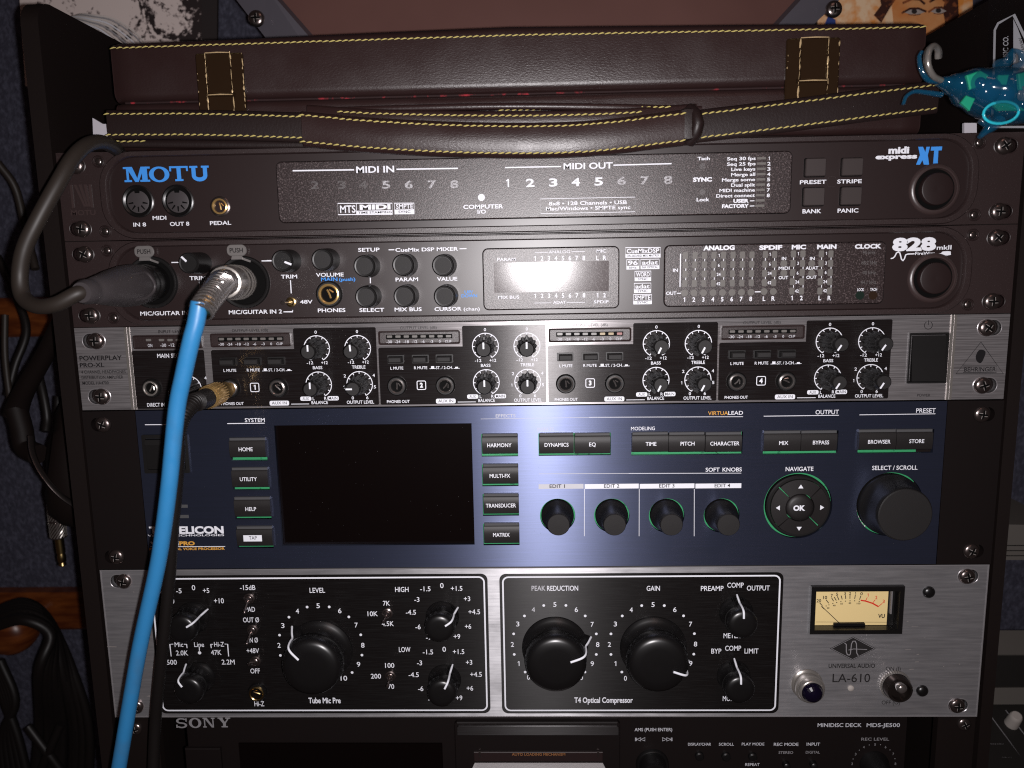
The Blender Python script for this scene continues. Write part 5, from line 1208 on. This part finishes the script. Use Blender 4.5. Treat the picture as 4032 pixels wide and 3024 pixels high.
P = smooth_path([S(345,1145,62),S(300,1158,66),S(220,1198,68),S(146,1205,66),S(92,1170,62),S(78,1090,60),S(96,980,60),S(152,860,58),S(232,715,52),S(290,620,44),S(345,570,34),S(400,560,22),S(448,580,8),S(470,600,-10)], 8)
mk('cable_sheath', MB().tube(P, 3.4, 16), 'cable_grey', gm, 60)

# thin black headphone lead with a gilt plug
hl_ = empty('headphone_lead', -160, -120, 40, 'thin black lead with a gilt plug, running down behind the blue cable', 'cable')
OFFX = -2*PITCH; view(1800,1250,.31646); j1 = q(1350,822); OFFX = 0
a = Vector((*j1,2.0)); b = Vector(S(757,1590,46)); Lh = (b-a).length
m = MB(); ax_tube(m, [(0,3.2),(Lh*.12,3.2),(Lh*.14,4.6),(Lh*.3,4.9),(Lh*.32,5.5),(Lh*.62,5.6),(Lh*.64,5.0)], (a,b), 48)
mk('plug_body', m, 'gold', hl_, 35)
m = MB()
for i in range(26):
    aa = 2*PI*i/26; t = (b-a).normalized(); up = Vector((0,1,0)); up = (up-t*up.dot(t)).normalized(); sd = t.cross(up); o = (up*math.cos(aa)+sd*math.sin(aa))*5.5
    m.tube([a+t*Lh*.33+o, a+t*Lh*.61+o], .34, 5)
mk('plug_knurl', m, 'gold', hl_, 50, kind='stuff')
m = MB(); P = smooth_path([a+(b-a)*.62, a+(b-a)*.85, b, Vector(S(722,1640,52)), Vector(S(706,1700,54)), Vector(S(700,1750,55))], 6)
m.tube(P, [5.0-2.6*i/(len(P)-1) for i in range(len(P))], 20)
bo = mk('plug_boot', m, 'cable_black', hl_, 50); m = MB()
for i in range(7, len(P)-1, 1):
    r = 5.0-2.6*i/(len(P)-1)+.35; t = (P[i+1]-P[i]).normalized(); m.tube([P[i]-t*.35, P[i], P[i]+t*.35], [r*.92,r,r*.92], 16)
mk('boot_rib', m, 'cable_black', bo, 50, kind='stuff')
P = smooth_path([P[-3], Vector(S(704,1783,55)),Vector(S(693,1946,52)),Vector(S(681,2068,50)),Vector(S(670,2241,46)),Vector(S(643,2525,40)),Vector(S(622,2729,34)),Vector(S(611,2860,30)),Vector(S(604,3030,28)),Vector(S(600,3200,28))], 8)
mk('cable_sheath', MB().tube(P, 2.9, 12), 'cable_black', hl_, 60)

# ================================================================== behind and beside the rack
def quad(name, pts, m, parent=None, th=3.0, **kw):
    """a board whose front face has the given corners (pixel, pixel, depth), th mm thick"""
    F = [Vector(S(*p)) for p in pts]; n = (F[1]-F[0]).cross(F[2]-F[0]).normalized()
    if n.z < 0: n = -n
    B = [p-n*th for p in F]; k = len(F); mb = MB()
    mb.add([tuple(p) for p in F+B], [tuple(range(k)), tuple(range(k,2*k))[::-1]]+[(i,k+i,k+(i+1)%k,(i+1)%k) for i in range(k)])
    return mk(name, mb, m, parent, fix=True, **kw)
HWALL = -330
mk('carpeted_wall', MB().prism([(-900,-900),(900,-900),(900,600),(-900,600)], HWALL-20, HWALL, back=True), 'carpet', None, kind='structure')
# wooden rails and the round pegs on the left
h0 = HWALL+2
for (a,b,c,d_),lab in (((-60,1175,235,1325),'reddish wooden rail across the left wall, behind the grey microphone cable'),((-60,2335,360,2480),'reddish wooden rail low on the left wall, behind the hanging black cables')):
    x0,z1 = Q(a,b,h0+14); x1,z0 = Q(c,d_,h0+14); m = MB(); m.prism([(x0,z0),(x1+60,z0),(x1+60,z1),(x0,z1)],h0,h0+16,3); mk('wooden_rail', m, 'wood', None, 20, label=lab, cat='rail', group='wooden rails')
for (u,v,r),lab in (((5,2515,22),'round wooden peg end under the black cables, left edge'),):
    x,z = Q(u,v,-255); m = MB().lathe(x,z,[(r*.5,-318),(r*.5,-285),(r*.94,-280),(r,-272),(r*.95,-263),(r*.75,-256),(r*.4,-253),(.3,-252)],32); mk('wooden_peg', m, 'wood', None, 40, label=lab, cat='peg')
# hank of black cables on the lower peg
hk = empty('cable_hank', -300, -350, -220, 'hank of black cables hanging over the round wooden peg', 'cables')
for i in range(13):
    t = i/12; sp_ = random.uniform(-1,1)
    P = smooth_path([S(-40,2420+t*55,-200+i),S(90,2372+t*70,-195+i*1.5),S(190+t*8,2440+t*60,-192+i),S(150+130*(1-t)+sp_*8,2640,-195+i*2),S(150+(1-t)*190+sp_*14,2850,-200),S(130+(1-t)*210+sp_*22,3080,-205)],7)
    mk('cable_loop', MB().tube(P, 4.0+.8*random.random(), 9), 'cable_black', hk, 60)
for i in range(5):
    t = i/4; P = smooth_path([S(-30+t*30,2600,-215),S(20+t*40,2760,-212),S(70-t*60,2900,-210),S(110-t*90,3060,-208)],7)
    mk('cable_loop', MB().tube(P, 3.8, 9), 'cable_black', hk, 60)
for k,(a,b) in enumerate((((150,3060),(240,2850)),((110,2860),(260,3060)))):
    mk('cable_loop', MB().tube(smooth_path([S(*a,-185),S((a[0]+b[0])/2,(a[1]+b[1])/2,-183),S(*b,-185)],5), 3.6, 9), 'cable_black', hk, 60)
# headphones hanging at the left, with their lead and plug
hp = empty('headphones', -290, -220, -120, 'black headphones with a thin metal band hanging beside the cabinet', 'headphones')
m = MB(); P = smooth_path([S(250,1245,-80),S(175,1400,-95),S(100,1530,-105),S(70,1600,-110),S(62,1640,-110)],6); m.tube(P,[5+3*i/(len(P)-1) for i in range(len(P))],14); mk('headband', m, 'cabinet_black', hp, 60)
m = MB(); P = smooth_path([S(60,1600,-108),S(85,1690,-108),S(100,1760,-106),S(150,1790,-100)],6); m.tube(P,7,14); mk('yoke', m, 'cabinet_black', hp, 60)
cx,cz = Q(275,1790,-90); st_ = MB(); st_.lathe(0,0,[(34,-16),(36,-10),(35,0),(30,9),(20,13),(18,12),(3,15)],36)
M_ = Matrix.Translation(Vector((cx+2,cz,-90))) @ Matrix.Rotation(math.radians(-58),4,'Y') @ Matrix.Rotation(math.radians(-12),4,'X') @ Matrix.Diagonal(Vector((.85,1.35,1,1)))
st_.xf(0, M_); mk('ear_cup', st_, 'cabinet_black', hp, 50)
m = MB(); m.tube(smooth_path([S(122,1720,-66),S(128,1780,-60),S(152,1840,-56),S(192,1900,-54),S(245,1955,-56),S(312,2000,-62)],7),1.3,8,squash=(1.9,1)); mk('metal_band', m, 'dark_chrome', hp, 60)
pl = empty('hanging_plug', -290, -260, -150, 'patch lead whose knurled jack plug dangles before the carpeted wall', 'cable')
m = MB(); x,z = Q(218,2000,-150)
def vt(mb, prof, x, z0, h, n=16): mb.tube([(x+dx,z0+dz,h) for dz,dx,_ in prof],[r for _,_,r in prof],n)
za = Q(218,1975,-150)[1]; zb_ = Q(218,2120,-150)[1]; zc = Q(222,2232,-150)[1]
vt(m,[(0,0,4.2),((zb_-za)*.05,0,5.6),((zb_-za)*.97,.2,5.6),(zb_-za,.2,4.0)],x,za,-150,18); pb_ = mk('plug_body', m, 'dark_chrome', pl, 40)
m = MB()
for i in range(16):
    a = 2*PI*i/16; pp = []
    for j in range(9): t = j/8; pp.append((x+5.6*math.cos(a+t*1.6), za+(zb_-za)*(.08+.4*t), -150+5.6*math.sin(a+t*1.6)))
    m.tube(pp,.35,4); m.tube([(px_, pz_+(zb_-za)*.46, ph_) for px_,pz_,ph_ in pp],.35,4)
mk('plug_knurl', m, 'steel', pb_, 60, kind='stuff')
m = MB(); vt(m,[(0,0,3.1),((zc-zb_)*.5,.3,3.1),((zc-zb_)*.52,.3,2.6),((zc-zb_)*.62,.3,3.1),((zc-zb_)*.8,.4,3.0),((zc-zb_)*.84,.4,2.2),((zc-zb_)*.93,.4,2.8),(zc-zb_,.4,.8)],x+.2,zb_,-150,14); mk('plug_tip', m, 'brass', pl, 40)
mk('cable_sheath', MB().tube(smooth_path([S(230,1560,-170),S(224,1700,-165),S(216,1860,-155),(x,za,-150)],6),3.0,10), 'cable_black', pl, 60)
lab = ('thin dark cable along the left edge, crossing the upper wooden rail','pale edged cable falling beside the left picture edge','thin cable dropping behind the headphone yoke','cable curving down left of the hanging headphones')
for i,pts in enumerate(([(-10,640,-200),(60,740,-205),(100,900,-210),(140,1060,-200)],[(20,1240,-180),(20,1400,-175),(38,1560,-170),(60,1700,-165),(112,1760,-160)],[(140,1430,-160),(168,1540,-165),(185,1640,-165),(180,1700,-160)],[(-10,1010,-220),(60,1160,-210),(105,1300,-200),(60,1440,-190),(30,1560,-185)])):
    mk('wall_cable', MB().tube(smooth_path([S(*p) for p in pts],8),3.0 if i != 1 else 2.4,9), 'cable_grey' if i in (0,1) else 'cable_black', None, 60, label=lab[i], cat='cable')
# posters
view(0,0,1)
wp_ = quad('wave_poster', [(60,-260,-250),(800,-260,-250),(796,340,-250),(100,340,-250)], 'wave_print', None, 2, label='black and white print of foaming surf, behind the left end of the case', cat='poster')
quad('poster_edge', [(795,-260,-249),(858,-260,-249),(852,340,-249),(795,340,-249)], 'poster_black', wp_, 3)
fp_ = empty('face_poster', 260, 80, -250, "colourful print of a woman's eyes and forehead, behind the right end of the case", 'poster')
HP_ = -252
def flat(name, pts, m, parent, h, **kw):
    mb = MB(); P = [S(a,b,h) for a,b in pts]; ar = sum(P[i][0]*P[(i+1)%len(P)][1]-P[(i+1)%len(P)][0]*P[i][1] for i in range(len(P)))
    if ar < 0: P = P[::-1]
    mb.add(P,[tuple(range(len(P)))]); return mk(name, mb, m, parent, **kw)
quad('print_sheet', [(3220,-200,HP_),(3830,-200,HP_),(3830,420,HP_),(3220,420,HP_)], 'flame_print', fp_, 2)
flat('face', [(3500,-200),(3510,0),(3518,100),(3560,240),(3650,330),(3700,240),(3722,90),(3735,-60),(3700,-200)], 'skin_print', fp_, HP_+.3)
flat('hair', [(3440,-120),(3530,-120),(3540,-20),(3505,30),(3470,90),(3440,60),(3470,20)], 'hair_print', fp_, HP_+.6)
flat('hair', [(3712,40),(3735,-60),(3770,-80),(3775,60),(3745,140),(3700,160),(3722,90)], 'hair_print', fp_, HP_+.6)
flat('blue_patch', [(3240,110),(3262,60),(3290,78),(3290,110)], 'print_blue', fp_, HP_+.6)
for cx_e, cy_e, w_e in ((3600,46,42),(3695,42,32)):
    flat('eye_white', [(cx_e-w_e,cy_e+3),(cx_e-w_e*.3,cy_e-11),(cx_e+w_e*.4,cy_e-11),(cx_e+w_e,cy_e+2),(cx_e+w_e*.4,cy_e+10),(cx_e-w_e*.4,cy_e+10)], 'eye_print', fp_, HP_+.9)
    flat('iris', [(cx_e+11*math.cos(t*PI/6),cy_e-1+10*math.sin(t*PI/6)) for t in range(12)], 'poster_black', fp_, HP_+1.2)
    m = MB(); m.stroke([S(a,b,0)[:2] and Q(a,b,HP_+1.4) for a,b in ((cx_e-w_e-8,cy_e+6),(cx_e-w_e*.4,cy_e-12),(cx_e+w_e*.4,cy_e-13),(cx_e+w_e+6,cy_e))],1.5,HP_+1.4)
    m.stroke([Q(a,b,HP_+1.4) for a,b in ((cx_e-w_e*.6,cy_e+11),(cx_e,cy_e+14),(cx_e+w_e*.6,cy_e+10))],.6,HP_+1.4)
    m.stroke([Q(a,b,HP_+1.4) for a,b in ((cx_e-w_e-4,cy_e-34),(cx_e-w_e*.2,cy_e-50),(cx_e+w_e*.5,cy_e-48),(cx_e+w_e,cy_e-30))],1.7,HP_+1.4); mk('brow_and_lash', m, 'hair_print', fp_)
# loose paper sheets lying against the left board
pp = empty('paper_stack', -260, 40, -150, 'sheaf of curved white paper behind the left cabinet board', 'papers')
for i in range(11):
    m = MB(); A = smooth_path([S(190+i*8,44+i*3.5,-130-i*4),S(255+i*6,84-i*3,-150-i*4),S(325+i*5,108-i*5,-165-i*4),S(375+i*8,134-i*6,-175-i*4),S(445+i*10,196-i*6,-185-i*4),S(505+i*8,240-i*5,-190-i*4)],6)
    k = len(A); m.add([tuple(p) for p in A]+[(p.x-.4,p.y-1.1,p.z+.2) for p in A],[(j,j+1,k+j+1,k+j) for j in range(k-1)]); mk('sheet', m, ('paper','grey_print','paper','pale_print')[i%4], pp, 60)
# trapezoid frame with screws behind the case
tf = empty('stand_back', 10, 40, -120, 'brown panel in a grey screwed trapezoid frame, standing behind the case', 'stand')
quad('back_panel', [(1060,-60,-150),(3200,-60,-150),(2960,320,-150),(1235,320,-150)], 'brown_panel', tf, 3)
for pts in ([(885,-60,-146),(1040,-60,-140),(1240,170,-140),(1300,330,-140),(1150,330,-146),(1062,170,-146)],[(3208,-60,-140),(3368,-60,-146),(3190,110,-146),(3020,330,-146),(2880,330,-140),(3050,112,-140)]):
    quad('frame_bar', pts, 'frame_grey', tf, 8)
for u,v in ((1010,73),(3283,36)):
    x,z = Q(u,v,-139); screw(x, z, tf, h=-139.5, s=1.25)
# white board on which the case lies
for pts,lb in (([(364,464,-14),(404,488,-14),(700,488,-14),(700,546,-14),(404,546,-14),(367,541,-14)],'white card end left of the leather case'),([(3797,484,-14),(3846,484,-14),(3846,524,-14),(3797,530,-14)],'small white card corner right of the leather case, under the fish')):
    quad('white_card', pts, 'card_white', None, 2, label=lb, cat='card', group='white cards')
# printed sticker on the inner side of the right cabinet board
stk = empty('printed_sticker', 242.9, 30, -40, 'black and white sticker of an outlined arrow shape, inside the cabinet at upper right', 'sticker')
def QX(u, v, X):
    d = RT @ Vector(((u-2016)/CAM['f'], (v-1512)/CAM['f'], 1.0)); t = (X-CAM['x'])/d.x
    return (X, -(CAM['yd']+d.y*t), CAM['h']-d.z*t)
def onx(name, polys, m, X, parent, **kw):
    mb = MB()
    for P in polys: mb.add([QX(a,b,X) for a,b in P], [tuple(range(len(P)))])
    return mk(name, mb, m, parent, **kw)
def band2(pts, w):
    mb = MB(); mb.stroke(pts, w, 0, True); return [[mb.v[i][:2] for i in f] for f in mb.f]
outl = [(3914,256),(3917,118),(3930,92),(3992,58),(4110,300),(4110,500),(3905,500)]
onx('sticker_sheet', [[(3893,-40),(4150,-40),(4150,520),(3880,520)]], 'ear_black', 242.95, stk)
ml = onx('arrow_mark', band2(outl, 9), 'pale_print', 242.85, stk); onx('arrow_side', [[(3990,75),(4006,108),(4040,200),(4080,330),(3990,330)]], 'pale_print', 242.87, stk)
g,f = glyphs('MUSIC CO.', .02); gm_ = max(p[0] for p in g); mb = MB()
mb.add([QX(3966-b*24/CAP+(0), 250-a/gm_*112+0, 242.8) for a,b in [(a,-b+CAP*.5) for a,b in g]], [t[::-1] for t in f]); mb.v = [QX(3955+(b-CAP/2)*-24/CAP*-1, 252-a/gm_*112, 242.8) for a,b in g]
mb.v = [QX(3968+(b-CAP)*20/CAP, 252-a/gm_*112, 242.8) for a,b in g] if False else [QX(3966-(CAP-b)*20/CAP if False else 3950+(CAP-b)*20/CAP, 142+ (1-a/gm_)*112, 242.8) for a,b in [(a,CAP-(CAP-b)) for a,b in g]]
mk('lettering', mb, 'pale_print', stk)
g,f = glyphs('TAIWAN', .01); gm_ = max(p[0] for p in g); mb = MB()
mb.add([QX(4010+(CAP-b)*13/CAP+(1-a/gm_)*16, 150+(1-a/gm_)*58, 242.75) for a,b in g], f); mk('lettering', mb, 'ink', stk, label='dark lettering')

# ------------------------------------------------------------------ the glassy blue fish
view(2632,0,.63291)
fi = empty('fish_ornament', 240, 30, 30, 'see-through blue fish ornament with green patches on a metal ring, upper right', 'ornament')
HF = 34
def F(u, v, h=HF): x,z = Q(V_[0]+u*V_[2], V_[1]+v*V_[2], h); return (x,z,h)
bp_ = [F(1680,508),F(1740,520),(F(1830,535)),F(1950,565),F(2080,592),F(2200,612),F(2320,630),F(2420,650)]
Pb = smooth_path(bp_,5); N_ = len(Pb)-1
def fr_(t): 
    pts = ((0,3.2),(.1,4.6),(.2,7.5),(.35,13.5),(.5,17.5),(.7,18.5),(.85,15),(1,4))
    for (a,ra),(b,rb) in zip(pts,pts[1:]):
        if t <= b: 
            s_ = (t-a)/(b-a); return ra+(rb-ra)*(s_*s_*(3-2*s_))
    return 4
mk('fish_body', MB().tube(Pb,[fr_(i/N_) for i in range(N_+1)],22,squash=(1,.62)), 'fish_blue', fi, 60)
for pts in (((1850,470),(1935,440),(1990,470),(1940,540),(1870,560)),((2050,468),(2115,466),(2100,528),(2035,530)),((1850,595),(1905,615),(1870,690),(1815,640)),((2000,640),(2150,640),(2220,690),(2050,690)),((2170,460),(2250,440),(2260,560),(2180,560))):
    c = F(sum(p[0] for p in pts)/len(pts), sum(p[1] for p in pts)/len(pts), HF+8.5)
    mb = MB(); P = [F(a,b,HF+8.5)[:2] for a,b in pts]; ar = sum(P[i][0]*P[(i+1)%len(P)][1]-P[(i+1)%len(P)][0]*P[i][1] for i in range(len(P)))
    mb.prism(P if ar > 0 else P[::-1], HF+7.5, HF+9.4, .4); mk('green_patch', mb, 'fish_green', fi, 40)
for u,v,r in ((2000,560,5.5),(2100,590,4.2),(1930,520,3)):
    x,z,h = F(u,v,HF+8); mk('inner_bead', MB().lathe(x,z,[(r,h-2),(r*.9,h+1),(r*.6,h+2.6),(r*.2,h+3.2)],18), 'fish_dark', fi, 60)
mk('fish_spot', MB().tube([F(2060+110*math.cos(t)+10,700+68*math.sin(t)-10*math.cos(t),HF+11) for t in [2*PI*i/24 for i in range(25)]],.7,6), 'fish_line', fi, 60)
for pts,r in ((((1700,505),(1620,500),(1575,440),(1560,360),(1575,320)),(2.0,1.2)),(((1700,590),(1600,575),(1530,570),(1480,600),(1460,650)),(2.0,1.2)),(((2060,410),(2110,380),(2130,340),(2140,310)),(5,1.5)),(((2160,420),(2200,390),(2190,330),(2135,310)),(3,1.2)),(((2050,745),(2010,790),(1970,820),(1935,855)),(5,1.6)),(((1960,740),(1990,780),(1975,815)),(4,2))):
    P = smooth_path([F(a,b,HF+2) for a,b in pts],5); mk('fin', MB().tube(P,[r[0]+(r[1]-r[0])*i/(len(P)-1) for i in range(len(P))],10,squash=(1,.6)), 'fish_blue', fi, 60)
m = MB()
for k in range(3):
    P = smooth_path([F(1690+k*4,500,HF+2+k*2),F(1640+k*3,470,HF+5+k*2),F(1608+k*4,400,HF+7+k*2),F(1612+k*4,320,HF+6+k*2),F(1650,285,HF+3+k*2),F(1680-k*3,310,HF+k*2),F(1682-k*3,360,HF-2+k*2)],6); m.tube(P,1.3,8)
mk('split_ring', m, 'steel', fi, 60)
m = MB(); P = [F(2190,580,HF+8),F(2290,600,HF+8)]; pts = []
for i in range(73): t = i/72; a = t*2*PI*6; p = Vector(P[0]).lerp(Vector(P[1]), t); pts.append(p+Vector((0,2.6*math.cos(a),2.6*math.sin(a))))
m.tube(pts,.6,6); mk('inner_spring', m, 'steel', fi, 60)

# ------------------------------------------------------------------ desk and gear to the right of the cabinet
view(0,0,1)
mx = empty('mixing_desk', 270, -330, -120, 'grey and black mixing desk seen in the gap right of the cabinet', 'mixing desk')
quad('desk_shelf', [(3955,2065,-90),(4200,2070,-90),(4200,2205,-90),(3945,2205,-90)], 'mixer_grey', mx, 60)
m = MB()
for v in (2148,2168,2188): m.stroke([Q(3950,v,-89.8),Q(4200,v,-89.8)],.7,-89.8)
mk('shelf_groove', m, 'mixer_black', mx)
quad('back_trim', [(3640,2482,-150),(4200,2482,-150),(4200,2578,-135),(3640,2578,-135)], 'mixer_grey', mx, 30)
quad('back_recess', [(3600,2578,-136),(4200,2578,-136),(4200,2712,-132),(3600,2712,-132)], 'mixer_black', mx, 30)
quad('rear_rail', [(3600,2710,-128),(4200,2706,-128),(4200,2772,-124),(3600,2776,-124)], 'mixer_grey', mx, 20)
quad('desk_surface', [(3550,2772,-126),(4200,2772,-126),(4260,3200,-60),(3500,3200,-60)], 'mixer_black', mx, 20)
def onp(u, v, e=.3):
    t = (v-2772)/(3200-2772); return S(u, v, -126+66*t+e)
def dquad(name, pts, m, e=.4): mb = MB(); mb.add([onp(a,b,e) for a,b in pts],[tuple(range(len(pts)))]); return mk(name, mb, m, mx)
dquad('grey_field', [(3560,2796),(4200,2796),(4200,2892),(3600,2892)], 'mixer_grey')
for cu in (3737,4000):
    dquad('knob_recess', [(cu+72*math.cos(t*PI/12), 2843+40*math.sin(t*PI/12)) for t in range(24)], 'mixer_black', .8)
x,z,h = onp(3982,2850,1); kk = MB(); kk.lathe(0,0,[(4.6,0),(4.2,8),(3.9,10),(3.2,11)],20); kk.xf(0, Matrix.Translation(Vector((x,z,h))) @ Matrix.Rotation(math.radians(-62),4,'X')); mk('white_knob', kk, 'cap_white', mx, 40)
m = MB()
for a,b in (((3645,2800),(3880,3100)),((3895,2810),(4100,3090)),((3560,2800),(3760,3100)),((3960,2796),(4180,3080))):
    p, q_ = Vector(onp(*a,.9)), Vector(onp(*b,.9)); m.tube([p,q_],.28,4)
mk('channel_line', m, 'grey_print', mx, kind='stuff')
def dtext(s, u0, u1, v, cap, hh):
    lt = MB(); view(0,0,1); t = (v-2772)/(3200-2772); h = -126+66*t+1.2; T(lt,s,u0,u1,v,cap,h,.01); return lt
for s,a,b,v in (('REC/RDY',3640,3692,2938),('REC/RDY',3900,3951,2934),('SIGNAL',3945,3986,2987),('SIG',3680,3702,2992)): mk('lettering', dtext(s,a,b,v,11,0), 'grey_print', mx)
